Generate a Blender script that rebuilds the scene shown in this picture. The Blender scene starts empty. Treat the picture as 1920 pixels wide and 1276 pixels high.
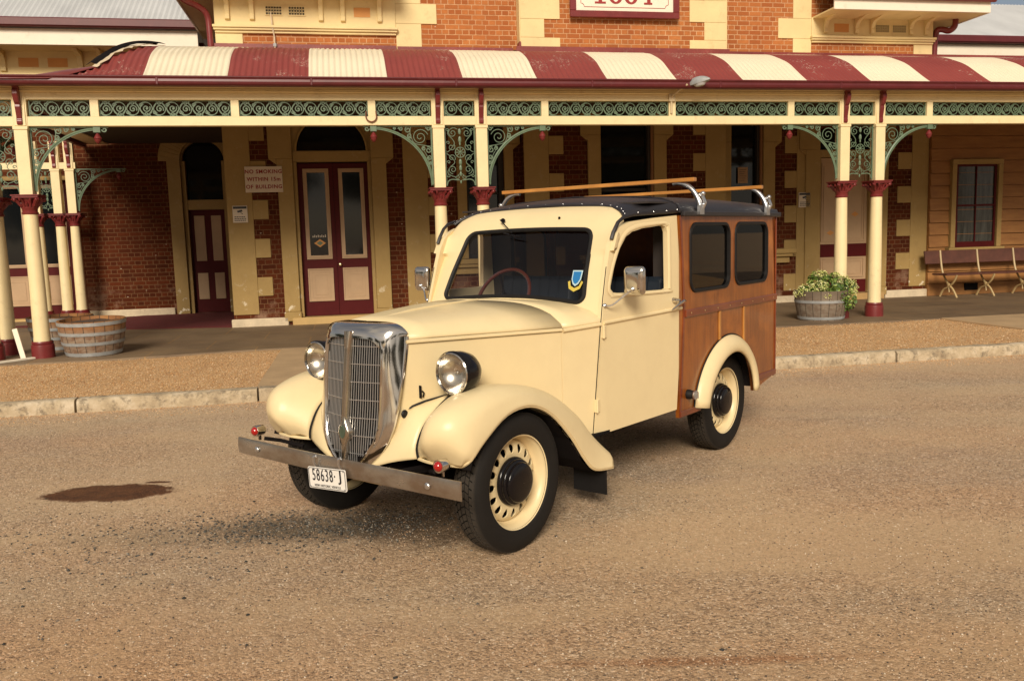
import bpy, bmesh, math, random
import numpy as np
from mathutils import Vector, Matrix
random.seed(7)
S = bpy.context.scene
COL = S.collection
PI = math.pi

# ------------------------------------------------------------------ camera
cam_d = bpy.data.cameras.new("camera")
cam = bpy.data.objects.new("camera", cam_d)
COL.objects.link(cam)
S.camera = cam
cam_d.sensor_width = 36.0
cam_d.lens = 1596.02 / 1920 * 36
cam_d.clip_start = 0.1
cam_d.clip_end = 2000
_p, _r = math.radians(6.8271), math.radians(1.6291)
_f = Vector((0, math.cos(_p), -math.sin(_p)))
_x = Vector((1, 0, 0))
_u = _x.cross(_f)
_R = _x * math.cos(_r) - _u * math.sin(_r)
_U = _u * math.cos(_r) + _x * math.sin(_r)
cam.matrix_world = Matrix(((_R.x, _U.x, -_f.x, 0), (_R.y, _U.y, -_f.y, 0), (_R.z, _U.z, -_f.z, 1.4882), (0, 0, 0, 1)))

# ------------------------------------------------------------------ sky, sun, exposure
SUN_EL, SUN_AZ = 30.0, 185.0          # azimuth clockwise from +Y; low veiled sun behind the camera
w = bpy.data.worlds.new("World")
S.world = w
w.use_nodes = True
nt = w.node_tree
sky = nt.nodes.new("ShaderNodeTexSky")
sky.sky_type = 'NISHITA'
sky.sun_disc = False
sky.sun_elevation = math.radians(SUN_EL)
sky.sun_rotation = math.radians(SUN_AZ)
sky.air_density = 1.0
sky.dust_density = 2.5
sky.ozone_density = 1.0
# thin broken cloud over the blue
_tc = nt.nodes.new('ShaderNodeTexCoord')
_mp = nt.nodes.new('ShaderNodeMapping'); _mp.inputs['Scale'].default_value = (1, 1, 2.6)
_nz = nt.nodes.new('ShaderNodeTexNoise'); _nz.inputs['Scale'].default_value = 1.6; _nz.inputs['Detail'].default_value = 7
_rp = nt.nodes.new('ShaderNodeValToRGB'); _rp.color_ramp.elements[0].position = .36; _rp.color_ramp.elements[1].position = .60
_rp.color_ramp.elements[0].color = (.35, .35, .35, 1); _rp.color_ramp.elements[1].color = (.95, .95, .95, 1)
_mx = nt.nodes.new('ShaderNodeMix'); _mx.data_type = 'RGBA'; _mx.inputs[7].default_value = (8.6, 7.6, 6.3, 1)
nt.links.new(_tc.outputs['Generated'], _mp.inputs[0]); nt.links.new(_mp.outputs[0], _nz.inputs[0]); nt.links.new(_nz.outputs[0], _rp.inputs[0])
_sp = nt.nodes.new('ShaderNodeSeparateXYZ'); nt.links.new(_tc.outputs['Generated'], _sp.inputs[0])
_mr = nt.nodes.new('ShaderNodeMapRange'); _mr.inputs[1].default_value = 1.0; _mr.inputs[2].default_value = -.2; _mr.inputs[3].default_value = .08; _mr.inputs[4].default_value = 1.0
nt.links.new(_sp.outputs[1], _mr.inputs[0])
_mm = nt.nodes.new('ShaderNodeMath'); _mm.operation = 'MULTIPLY'; nt.links.new(_rp.outputs[0], _mm.inputs[0]); nt.links.new(_mr.outputs[0], _mm.inputs[1])
nt.links.new(_mm.outputs[0], _mx.inputs[0]); nt.links.new(sky.outputs[0], _mx.inputs[6]); nt.links.new(_mx.outputs[2], nt.nodes['Background'].inputs[0])
nt.nodes['Background'].inputs[1].default_value = 0.050
sd = bpy.data.lights.new("sun", 'SUN')
sun = bpy.data.objects.new("sun", sd)
COL.objects.link(sun)
sd.energy = 2.7
sd.angle = math.radians(20)
sd.color = (1.0, 0.89, 0.73)
_e, _a = math.radians(SUN_EL), math.radians(SUN_AZ)
_dir = Vector((math.sin(_a) * math.cos(_e), math.cos(_a) * math.cos(_e), math.sin(_e)))
sun.rotation_euler = _dir.to_track_quat('Z', 'Y').to_euler()
S.view_settings.view_transform = 'Standard'
S.view_settings.look = 'None'
S.view_settings.exposure = 0.45
S.view_settings.gamma = 1.0
S.view_settings.use_curve_mapping = False
S.cycles.max_bounces = 7
S.cycles.transparent_max_bounces = 12

# ------------------------------------------------------------------ frames of reference
FYAW = math.radians(10.9422)
FO = Vector((-6.1282, 11.0529, 0))
FU = Vector((math.cos(FYAW), math.sin(FYAW), 0))
FV = Vector((-math.sin(FYAW), math.cos(FYAW), 0))
def F(a, b, z=0):
    return FO + FU * a + FV * b + Vector((0, 0, z))

# ------------------------------------------------------------------ object helpers
def tag(o, label=None, cat=None, group=None, kind=None):
    if label: o['label'] = label
    if cat: o['category'] = cat
    if group: o['group'] = group
    if kind: o['kind'] = kind
    return o
def empty(name, loc, rz=0.0, **k):
    o = bpy.data.objects.new(name, None)
    COL.objects.link(o)
    o.location = loc
    o.rotation_euler = (0, 0, rz)
    o.empty_display_size = 0.2
    return tag(o, **k)

class B:
    """collects verts and faces (with a material slot) and links them as one mesh object"""
    def __init__(s):
        s.v = []; s.f = []; s.m = []
    def add(s, vs, fs, m=0):
        n = len(s.v)
        s.v.extend([tuple(p) for p in vs])
        for f in fs:
            s.f.append(tuple(i + n for i in f)); s.m.append(m)
        return s
    def box(s, x0, x1, y0, y1, z0, z1, m=0):
        vs = [(x, y, z) for x in (x0, x1) for y in (y0, y1) for z in (z0, z1)]
        return s.add(vs, [(0, 1, 3, 2), (4, 6, 7, 5), (0, 4, 5, 1), (2, 3, 7, 6), (0, 2, 6, 4), (1, 5, 7, 3)], m)
    def loft(s, rings, closed=True, caps=False, m=0):
        n = len(rings[0]); vs = [p for r in rings for p in r]; fs = []
        for i in range(len(rings) - 1):
            for j in range(n if closed else n - 1):
                a = i * n + j; b = i * n + (j + 1) % n
                fs.append((a, b, b + n, a + n))
        if caps:
            fs.append(tuple(range(n - 1, -1, -1)))
            fs.append(tuple(range((len(rings) - 1) * n, len(rings) * n)))
        return s.add(vs, fs, m)
    def tube(s, path, r, n=8, m=0, caps=True, flat=None):
        path = [Vector(p) for p in path]
        rr = r if isinstance(r, (list, tuple)) else [r] * len(path)
        rings = []; up = None
        for i, p in enumerate(path):
            t = (path[min(i + 1, len(path) - 1)] - path[max(i - 1, 0)])
            if t.length < 1e-9: t = Vector((0, 0, 1))
            t.normalize()
            if up is None:
                up = Vector((0, 0, 1)) if abs(t.z) < 0.9 else Vector((0, 1, 0))
            sd_ = t.cross(up)
            if sd_.length < 1e-6: sd_ = t.cross(Vector((1, 0, 0)))
            sd_.normalize(); up = sd_.cross(t).normalized()
            rings.append([p + (sd_ * math.cos(2 * PI * (k + .5) / n) + up * math.sin(2 * PI * (k + .5) / n) * (flat or 1)) * rr[i] for k in range(n)])
        return s.loft(rings, True, caps, m)
    def lathe(s, prof, n=32, c=(0, 0, 0), axis='z', m=0, a0=0.0, a1=2 * PI, wob=None):
        """prof: list of (radius, height)"""
        full = abs(a1 - a0 - 2 * PI) < 1e-6
        k = n if full else n + 1
        rings = []
        for (r, h) in prof:
            ring = []
            for i in range(k):
                t = a0 + (a1 - a0) * i / n
                x, y, z = r * math.cos(t), r * math.sin(t), h
                if axis == 'y': x, y, z = x, h, y
                elif axis == 'x': x, y, z = h, x, y
                ring.append((c[0] + x, c[1] + y, c[2] + z))
            rings.append(ring)
        return s.loft(rings, full, False, m)
    def prism(s, poly, y0, y1, plane='xz', m=0):
        """extrude a 2-D polygon"""
        def P(p, d):
            if plane == 'xz': return (p[0], d, p[1])
            if plane == 'xy': return (p[0], p[1], d)
            return (d, p[0], p[1])
        n = len(poly)
        vs = [P(p, y0) for p in poly] + [P(p, y1) for p in poly]
        fs = [tuple(range(n)), tuple(range(2 * n - 1, n - 1, -1))]
        fs += [(i, i + n, (i + 1) % n + n, (i + 1) % n) for i in range(n)]
        return s.add(vs, fs, m)
    def sphere(s, c, r, n=12, k=8, m=0, sc=(1, 1, 1)):
        prof = [(max(1e-4, math.sin(PI * i / k)) * r, -math.cos(PI * i / k) * r) for i in range(k + 1)]
        n0 = len(s.v)
        s.lathe(prof, n, (0, 0, 0), 'z', m)
        for i in range(n0, len(s.v)):
            x, y, z = s.v[i]; s.v[i] = (c[0] + x * sc[0], c[1] + y * sc[1], c[2] + z * sc[2])
        return s
    def xf(s, M, start=0):
        for i in range(start, len(s.v)):
            s.v[i] = tuple(M @ Vector(s.v[i]))
        return s
    def build(s, name, mats, parent=None, smooth=False, bevel=0, weld=False, sub=0, solid=0, loc=None, label=None, angle=40, off=-1, seg=1, mods=None):
        me = bpy.data.meshes.new(name)
        me.from_pydata(s.v, [], s.f)
        if not isinstance(mats, (list, tuple)): mats = [mats]
        for mt in mats: me.materials.append(mt)
        me.polygons.foreach_set('material_index', s.m)
        bm = bmesh.new(); bm.from_mesh(me)
        if weld: bmesh.ops.remove_doubles(bm, verts=bm.verts, dist=1e-5)
        bmesh.ops.recalc_face_normals(bm, faces=bm.faces)
        bm.to_mesh(me); bm.free()
        o = bpy.data.objects.new(name, me)
        COL.objects.link(o)
        if parent: o.parent = parent
        if loc: o.location = loc
        if sub:
            md = o.modifiers.new('s', 'SUBSURF'); md.levels = md.render_levels = sub
        if solid:
            md = o.modifiers.new('t', 'SOLIDIFY'); md.thickness = solid; md.offset = off
        if bevel:
            md = o.modifiers.new('b', 'BEVEL'); md.width = bevel; md.segments = seg; md.limit_method = 'ANGLE'; md.angle_limit = math.radians(35)
        if smooth:
            me.polygons.foreach_set('use_smooth', [True] * len(me.polygons))
            if not sub:
                try: me.set_sharp_from_angle(angle=math.radians(angle))
                except Exception: pass
        if label: o['label'] = label
        return o

def bake(o):
    """apply the modifiers of o"""
    dg = bpy.context.evaluated_depsgraph_get(); dg.update()
    me = bpy.data.meshes.new_from_object(o.evaluated_get(dg))
    old = o.data; o.modifiers.clear(); o.data = me; me.name = o.name
    bpy.data.meshes.remove(old)
    return o
def cut(o, cutters, smooth_angle=None):
    """boolean difference by several cutter builders (B in o's own frame)"""
    tmp = []
    for c in cutters:
        t = c.build('cutter', o.data.materials[0])
        t.matrix_world = Matrix.Identity(4)
        t.parent = o.parent; t.location = o.location
        md = o.modifiers.new('x', 'BOOLEAN'); md.operation = 'DIFFERENCE'; md.solver = 'EXACT'; md.object = t
        tmp.append(t)
    bake(o)
    for t in tmp:
        me = t.data; bpy.data.objects.remove(t); bpy.data.meshes.remove(me)
    if smooth_angle:
        o.data.polygons.foreach_set('use_smooth', [True] * len(o.data.polygons))
        o.data.set_sharp_from_angle(angle=math.radians(smooth_angle))
    return o

def rrect(x0, x1, z0, z1, r, n=5):
    """rounded rectangle outline; r may be 4 radii: (x1z1, x0z1, x0z0, x1z0)"""
    if not isinstance(r, (list, tuple)): r = (r,) * 4
    out = []
    for (cx, cz, a), q in zip(((x1, z1, 0), (x0, z1, 90), (x0, z0, 180), (x1, z0, 270)), r):
        sx = -1 if cx == x1 else 1; sz = -1 if cz == z1 else 1
        for i in range(n + 1):
            t = math.radians(a + 90 * i / n)
            out.append((cx + sx * q + q * math.cos(t), cz + sz * q + q * math.sin(t)))
    return out
def catmull(pts, n=6):
    pts = [Vector(p) for p in pts]; out = []
    for i in range(len(pts) - 1):
        p0 = pts[max(i - 1, 0)]; p1 = pts[i]; p2 = pts[i + 1]; p3 = pts[min(i + 2, len(pts) - 1)]
        for k in range(n):
            t = k / n
            out.append(0.5 * ((2 * p1) + (p2 - p0) * t + (2 * p0 - 5 * p1 + 4 * p2 - p3) * t * t + (-p0 + 3 * p1 - 3 * p2 + p3) * t ** 3))
    out.append(pts[-1])
    return out
def interp(x, xs, ys): return float(np.interp(x, xs, ys))

_txt_cache = {}
def text_mesh(txt, size, ext, name, mat, parent, M, space=1.0, offset=0.0, align='CENTER', sx=1.0):
    cu = bpy.data.curves.new(name, 'FONT')
    cu.body = txt; cu.size = size; cu.extrude = ext; cu.align_x = align; cu.align_y = 'CENTER'
    cu.space_character = space; cu.offset = offset; cu.resolution_u = 3
    t = bpy.data.objects.new(name, cu); COL.objects.link(t)
    dg = bpy.context.evaluated_depsgraph_get(); dg.update()
    me = bpy.data.meshes.new_from_object(t.evaluated_get(dg))
    bpy.data.objects.remove(t)
    me.transform(Matrix.Diagonal((sx, 1, 1, 1)))
    me.materials.clear(); me.materials.append(mat)
    o = bpy.data.objects.new(name, me); COL.objects.link(o)
    o.parent = parent; o.matrix_local = M
    return o
def up_text(x, y, z):
    """text standing in the xz plane facing -y"""
    return Matrix.Translation((x, y, z)) @ Matrix.Rotation(PI / 2, 4, 'X')

# ------------------------------------------------------------------ materials
class N:
    def __init__(s, name):
        s.mat = bpy.data.materials.new(name); s.mat.use_nodes = True
        s.t = s.mat.node_tree; s.p = s.t.nodes['Principled BSDF']
        s.co = s.t.nodes.new('ShaderNodeTexCoord').outputs['Object']
    def n(s, typ, **k):
        nd = s.t.nodes.new(typ)
        for a, b in k.items():
            if a.startswith('i_'):
                key = a[2:]
                key = int(key) if key.isdigit() else key.replace('_', ' ')
                if isinstance(b, bpy.types.NodeSocket): s.t.links.new(b, nd.inputs[key])
                else: nd.inputs[key].default_value = b
            else: setattr(nd, a, b)
        return nd
    def map(s, scale=(1, 1, 1), rot=(0, 0, 0), loc=(0, 0, 0), src=None):
        return s.n('ShaderNodeMapping', i_Vector=src or s.co, i_Scale=scale, i_Rotation=rot, i_Location=loc).outputs[0]
    def noise(s, scale, detail=4, rough=.6, src=None, dist=0.0):
        return s.n('ShaderNodeTexNoise', i_Vector=src or s.co, i_Scale=scale, i_Detail=detail, i_Roughness=rough, i_Distortion=dist).outputs[0]
    def voro(s, scale, src=None, feature='F1', out='Distance', rnd=1.0):
        return s.n('ShaderNodeTexVoronoi', i_Vector=src or s.co, i_Scale=scale, feature=feature, i_Randomness=rnd).outputs[out]
    def ramp(s, fac, stops, interp_='LINEAR'):
        nd = s.n('ShaderNodeValToRGB', i_Fac=fac)
        e = nd.color_ramp.elements; nd.color_ramp.interpolation = interp_
        while len(e) < len(stops): e.new(0.5)
        for el, (p, c) in zip(e, stops):
            el.position = p
            el.color = (c, c, c, 1) if isinstance(c, (int, float)) else (*c, 1)
        return nd.outputs[0]
    def mix(s, f, a, b, mode='MIX'):
        nd = s.t.nodes.new('ShaderNodeMix'); nd.data_type = 'RGBA'; nd.blend_type = mode
        for sock, val in ((nd.inputs[0], f), (nd.inputs[6], a), (nd.inputs[7], b)):
            if isinstance(val, bpy.types.NodeSocket): s.t.links.new(val, sock)
            elif isinstance(val, (int, float)): sock.default_value = val if sock == nd.inputs[0] else (val, val, val, 1)
            else: sock.default_value = (*val, 1)
        return nd.outputs[2]
    def math(s, op, a, b=0.0, c=0.0):
        nd = s.t.nodes.new('ShaderNodeMath'); nd.operation = op
        for i, v in enumerate((a, b, c)):
            if isinstance(v, bpy.types.NodeSocket): s.t.links.new(v, nd.inputs[i])
            else: nd.inputs[i].default_value = v
        return nd.outputs[0]
    def sep(s, src=None):
        return s.n('ShaderNodeSeparateXYZ', i_0=src or s.co).outputs
    def set(s, **k):
        for a, b in k.items():
            key = a.replace('_', ' ')
            if isinstance(b, bpy.types.NodeSocket): s.t.links.new(b, s.p.inputs[key])
            elif isinstance(b, tuple): s.p.inputs[key].default_value = (*b, 1) if len(b) == 3 else b
            else: s.p.inputs[key].default_value = b
        return s
    def bump(s, h, dist=.002, strength=1.0):
        b = s.n('ShaderNodeBump', i_Height=h, i_Distance=dist, i_Strength=strength)
        s.t.links.new(b.outputs[0], s.p.inputs['Normal']); return s

def mat_simple(name, col, rough=.5, metal=0.0, var=.12, scale=3.0, bump=0.0, bscale=60, coat=0.0, spec=.5, grime=None):
    k = N(name)
    f = k.noise(scale, 6, .65)
    c1 = tuple(min(1, c * (1 - var)) for c in col); c2 = tuple(min(1, c * (1 + var)) for c in col)
    c = k.ramp(f, [(.3, c1), (.7, c2)])
    if grime:
        g = k.ramp(k.noise(scale * 3.1, 8, .7), [(.56, 0.0), (.72, 1.0)])
        c = k.mix(k.math('MULTIPLY', g, grime[3] if len(grime) > 3 else .5), c, grime[:3])
    k.set(Base_Color=c, Roughness=rough, Metallic=metal, Coat_Weight=coat, Specular_IOR_Level=spec)
    k.set(Coat_Roughness=.08)
    if bump: k.bump(k.noise(bscale, 5, .6), bump)
    return k.mat

CREAM = (.76, .60, .32)
M = {}
M['cream'] = mat_simple('cream_paint', (.80, .66, .38), .45, var=.06, scale=2.5, bump=.0008, bscale=40, grime=(.45, .30, .14, .35))
M['cream_wall'] = mat_simple('cream_render', (.58, .39, .15), .75, var=.10, scale=1.3, bump=.004, bscale=30, grime=(.42, .27, .10, .5))
def cream_wall_mat():
    k = N('shaded_cream_render'); z = k.sep()[2]
    c = k.ramp(k.noise(1.3, 6, .65), [(.3, (.31, .20, .065)), (.7, (.38, .25, .088))])  # cream darkened so the colour holds the shade under the verandah
    c = k.mix(k.math('MULTIPLY', k.ramp(k.noise(4.1, 8, .7), [(.56, 0.0), (.72, 1.0)]), .45), c, (.27, .165, .06))
    low = k.ramp(z, [(.25, 1.0), (.9, 0.0)])
    peel = k.ramp(k.noise(6.5, 9, .7), [(.595, 0.0), (.61, 1.0)])
    c = k.mix(k.math('MULTIPLY', peel, k.math('MINIMUM', 1.0, k.math('ADD', low, .06))), c, (.72, .62, .46))
    k.set(Base_Color=c, Roughness=.75).bump(k.noise(30, 5, .6), .003)
    return k.mat
M['cream_wall'] = cream_wall_mat()
M['cream_top'] = mat_simple('cream_upper', (.72, .57, .29), .65, var=.08, scale=1.6, bump=.002, bscale=30, grime=(.45, .30, .14, .35))
M['maroon'] = mat_simple('maroon_paint', (.17, .022, .022), .35, var=.15, scale=4, bump=.0008, grime=(.25, .09, .07, .3))
M['gutter'] = mat_simple('gutter_maroon', (.105, .012, .015), .4, var=.15, scale=4, grime=(.2, .07, .06, .3))
M['maroon_door'] = mat_simple('maroon_door_paint', (.075, .0065, .007), .5, var=.12, scale=4, spec=.15)
M['green'] = mat_simple('green_iron_paint', (.115, .17, .105), .45, var=.2, scale=8, bump=.001, grime=(.16, .20, .13, .5))
M['tan'] = mat_simple('tan_panel_paint', (.44, .29, .165), .55, var=.08, scale=3)  # toned down to include some verandah shade
M['orange_panel'] = mat_simple('orange_ochre_panel', (.60, .27, .07), .6, var=.08)
M['white_board'] = mat_simple('white_board_paint', (.82, .74, .60), .5, var=.04, grime=(.5, .42, .3, .3))
M['black_glass'] = N('dark_window_glass').set(Base_Color=(.006, .007, .008), Roughness=.06, Specular_IOR_Level=.5).mat
M['dark'] = mat_simple('dark_interior', (.010, .008, .008), .9, var=.3, spec=.1)
M['cement'] = mat_simple('pale_cement', (.60, .49, .34), .85, var=.15, scale=6, bump=.004, bscale=40, grime=(.30, .2, .12, .6))
M['brass'] = mat_simple('brass', (.75, .60, .32), .3, metal=1.0)

def brick_mat(name, c1, c2, mortar, bw=.235, bh=.0835, wear=0.0):
    k = N(name)
    x, y, z = k.sep()[:3]
    h = k.math('ADD', x, y)
    uv = k.n('ShaderNodeCombineXYZ', i_X=h, i_Y=z).outputs[0]
    uv2 = k.n('ShaderNodeVectorMath', operation='ADD', i_0=uv, i_1=k.n('ShaderNodeVectorMath', operation='SCALE', i_0=k.n('ShaderNodeTexNoise', i_Vector=k.co, i_Scale=9.0).outputs[1], i_Scale=.008).outputs[0]).outputs[0]
    b = k.n('ShaderNodeTexBrick', i_Vector=uv2, i_Color1=(*c1, 1), i_Color2=(*c2, 1), i_Mortar=(*mortar, 1), i_Scale=1.0,
            i_Mortar_Size=.008, i_Mortar_Smooth=.15, i_Bias=-.1, i_Brick_Width=bw, i_Row_Height=bh, squash=.5, squash_frequency=2)
    f = k.noise(14, 8, .75); g = k.noise(1.1, 4, .6)
    c = k.mix(k.ramp(f, [(.35, 0.0), (.75, .7)]), b.outputs[0], tuple(v * .62 for v in c1))
    c = k.mix(k.ramp(g, [(.4, 0.0), (.7, .35)]), c, tuple(min(1, v * 1.25) for v in c2))
    c = k.mix(k.ramp(k.voro(3.2, src=k.map(scale=(1, 1, 1.6))), [(.02, .8), (.06, 0.0)]), c, (.62, .50, .38))
    if wear:
        m = k.ramp(k.noise(2.2, 7, .7), [(.52, 0.0), (.64, 1.0)])
        low = k.ramp(z, [(.25, 1.0), (1.0, 0.0)])
        c = k.mix(k.math('MULTIPLY', k.math('MULTIPLY', m, low), wear), c, (.42, .27, .18))
    k.set(Base_Color=c, Roughness=.92, Specular_IOR_Level=.12)
    k.bump(k.math('ADD', b.outputs['Fac'], k.math('MULTIPLY', f, -.5)), -.006)
    return k.mat
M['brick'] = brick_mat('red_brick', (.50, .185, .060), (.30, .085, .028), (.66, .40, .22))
M['brick_low'] = brick_mat('shaded_red_brick', (.115, .027, .009), (.050, .012, .005), (.19, .095, .045), wear=.5)  # darker copy of the red brick, with the verandah shade in its colour

def weatherboard_mat():
    k = N('ochre_weatherboard')
    f = k.noise(2, 5, .6, src=k.map(scale=(1, 1, 6)))
    c = k.ramp(f, [(.3, (.25, .105, .028)), (.7, (.36, .165, .046))])  # ochre lowered, part of the verandah shade is in these tones
    g = k.ramp(k.noise(30, 6, .7, src=k.map(scale=(.15, 1, 2))), [(.5, 0.0), (.75, .5)])
    k.set(Base_Color=k.mix(g, c, (.30, .13, .04)), Roughness=.6).bump(f, .002)
    return k.mat
M['boards'] = weatherboard_mat()

def roof_stripe_mat():
    k = N('striped_corrugated_iron')
    x, y, z = k.sep()[:3]
    t = k.math('FRACT', k.math('DIVIDE', k.math('SUBTRACT', x, 4.603 - 2.045 * 6), 2.045))
    s = k.math('LESS_THAN', t, .5)
    s = k.math('MAXIMUM', s, k.math('LESS_THAN', x, 1.5))
    red = k.mix(k.noise(2, 6, .6), (.20, .032, .028), (.29, .055, .042))
    chips = k.ramp(k.math('MULTIPLY', k.noise(36, 6, .75), k.ramp(k.noise(1.7, 3, .6), [(.42, .6), (.6, 1.0)])), [(.555, 0.0), (.59, 1.0)])
    red = k.mix(k.math('MULTIPLY', chips, .75), red, (.62, .48, .38))
    cr = k.mix(k.noise(1.4, 7, .65), (.72, .63, .45), (.84, .76, .58))
    cr = k.mix(k.ramp(k.noise(24, 8, .8), [(.64, 0.0), (.72, .7)]), cr, (.35, .26, .18))
    k.set(Base_Color=k.mix(s, cr, red), Roughness=.5)
    k.bump(k.noise(60, 4), .001)
    return k.mat
M['roof'] = roof_stripe_mat()
M['red_sheet'] = mat_simple('red_flashing', (.20, .035, .03), .45, var=.2, scale=2.5, bump=.003, bscale=12, grime=(.42, .26, .2, .4))
def grey_roof_mat():
    k = N('pale_grey_corrugated_iron')
    f = k.noise(1.5, 6, .6, src=k.map(scale=(1, .25, 1)))
    k.set(Base_Color=k.ramp(f, [(.3, (.50, .51, .52)), (.7, (.62, .63, .64))]), Roughness=.45, Metallic=.15)
    return k.mat
M['grey_roof'] = grey_roof_mat()

# ---- ground
def road_mat(name, wet=False):
    k = N(name)
    rot = k.map(rot=(0, 0, -FYAW - .06), scale=(.5, 1.15, 1))
    big = k.noise(.75, 3, .5, src=rot, dist=.8)
    mid = k.noise(3.4, 7, .65)
    dust = k.ramp(k.math('ADD', k.math('MULTIPLY', big, .7), k.math('MULTIPLY', mid, .3)), [(.45, 0.0), (.60, 1.0)])
    v1 = k.n('ShaderNodeTexVoronoi', i_Vector=k.co, i_Scale=82.0)
    v2 = k.n('ShaderNodeTexVoronoi', i_Vector=k.co, i_Scale=230.0)
    rnd = k.sep(v1.outputs['Color'])[0]; rnd2 = k.sep(v2.outputs['Color'])[1]
    st1 = k.ramp(rnd, [(0.0, (.10, .078, .058)), (.12, (.27, .205, .145)), (.38, (.46, .35, .24)), (.75, (.57, .445, .315)), (.92, (.72, .60, .46)), (1.0, (.88, .80, .68))], 'LINEAR')
    st2 = k.ramp(rnd2, [(0.0, (.15, .115, .08)), (.25, (.43, .325, .22)), (.85, (.58, .455, .32)), (1.0, (.86, .76, .62))])
    st = k.mix(.45, st1, st2)
    warm = k.ramp(k.noise(.5, 4, .6, src=rot), [(.38, 0.0), (.62, 1.0)])
    st = k.mix(k.math('MULTIPLY', warm, .4), st, k.mix(1.0, st, (1.25, .92, .72), 'MULTIPLY'))
    grey = k.ramp(k.noise(.9, 5, .6, src=k.map(rot=(0, 0, -FYAW), scale=(.5, 1.0, 1), loc=(3.7, 1.2, 0))), [(.50, 0.0), (.66, .45)])
    st = k.mix(grey, st, k.mix(1.0, st, (.78, .85, 1.0), 'MULTIPLY'))
    fine = k.noise(110, 8, .85)
    du = k.ramp(fine, [(.38, (.36, .27, .175)), (.5, (.53, .405, .265)), (.62, (.66, .53, .37))])
    c = k.mix(k.math('MULTIPLY', dust, .58), st, du)
    dots = k.ramp(k.voro(13.0), [(.035, .85), (.075, 0.0)])
    c = k.mix(dots, c, (.07, .05, .035))
    # oily patches by the front of the van
    x, y, z = k.sep()[:3]
    def spot(cx, cy, rx, ry, ang, lo=.45, hi=1.0, amp=1.1, ns=5):
        m = k.n('ShaderNodeMapping', i_Vector=k.co, i_Location=(-cx, -cy, 0)).outputs[0]
        m = k.n('ShaderNodeMapping', i_Vector=m, i_Rotation=(0, 0, ang), i_Scale=(1 / rx, 1 / ry, 0)).outputs[0]
        d = k.n('ShaderNodeVectorMath', operation='LENGTH', i_0=m).outputs['Value']
        d = k.math('ADD', d, k.math('MULTIPLY', k.math('SUBTRACT', k.noise(ns, 8, .75), .5), amp))
        return k.ramp(d, [(lo, 1.0), (hi, 0.0)])
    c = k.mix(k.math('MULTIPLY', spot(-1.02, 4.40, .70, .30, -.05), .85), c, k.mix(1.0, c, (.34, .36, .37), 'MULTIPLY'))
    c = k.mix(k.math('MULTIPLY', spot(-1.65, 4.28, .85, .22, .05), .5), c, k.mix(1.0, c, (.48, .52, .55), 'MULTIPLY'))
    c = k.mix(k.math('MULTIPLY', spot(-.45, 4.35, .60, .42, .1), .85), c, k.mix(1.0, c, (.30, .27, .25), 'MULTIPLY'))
    c = k.mix(k.math('MULTIPLY', spot(.62, 2.83, .70, .045, -.28, .3, 1.0, 1.6, 7), .62), c, k.mix(1.0, c, (.60, .38, .24), 'MULTIPLY'))
    wetm = k.math('MAXIMUM', spot(-2.52, 5.12, .47, .215, -.16, .78, .90, .85, 8), spot(-2.30, 5.33, .12, .035, -.3, .6, .8, .9, 9))
    c = k.mix(wetm, c, k.mix(1.0, c, k.mix(k.ramp(k.noise(9, 6, .7), [(.35, 0.0), (.65, 1.0)]), (.14, .075, .045), (.27, .155, .09)), 'MULTIPLY'))
    fore = k.ramp(y, [(.15, 1.0), (.42, 0.0)]) if False else k.n('ShaderNodeMapRange', i_0=y, i_1=4.6, i_2=2.2, i_3=0.0, i_4=1.0).outputs[0]
    c = k.mix(k.math('MULTIPLY', fore, k.ramp(k.noise(.8, 4, .6), [(.3, .35), (.65, 1.0)])), c, k.mix(1.0, c, (.92, .79, .66), 'MULTIPLY'))
    c = k.mix(1.0, c, (.97, .91, .83), 'MULTIPLY')
    k.set(Base_Color=c, Roughness=.62 if wet else .9, Specular_IOR_Level=.35)
    hb = k.math('SUBTRACT', 1.0, k.math('ADD', k.math('MULTIPLY', v1.outputs[0], .9), k.math('MULTIPLY', v2.outputs[0], .5)))
    hb = k.math('MULTIPLY', hb, k.math('SUBTRACT', 1.0, k.math('MULTIPLY', dust, .8)))
    hb = k.math('ADD', hb, k.math('MULTIPLY', fine, .25))
    k.bump(hb, .006)
    return k.mat
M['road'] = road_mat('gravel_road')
def gravel_mat():
    k = N('orange_gravel')
    v1 = k.n('ShaderNodeTexVoronoi', i_Vector=k.co, i_Scale=95.0)
    r = k.sep(v1.outputs['Color'])[0]
    c = k.ramp(r, [(0.0, (.26, .12, .045)), (.25, (.52, .28, .115)), (.6, (.68, .41, .18)), (.85, (.78, .53, .28)), (1.0, (.86, .70, .48))])
    c = k.mix(k.ramp(k.noise(1.2, 5, .6), [(.4, 0.0), (.7, .45)]), c, k.mix(1.0, c, (.72, .66, .6), 'MULTIPLY'))
    k.set(Base_Color=c, Roughness=.85).bump(k.math('MULTIPLY', v1.outputs[0], -1.0), .008)
    return k.mat
M['gravel'] = gravel_mat()
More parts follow.
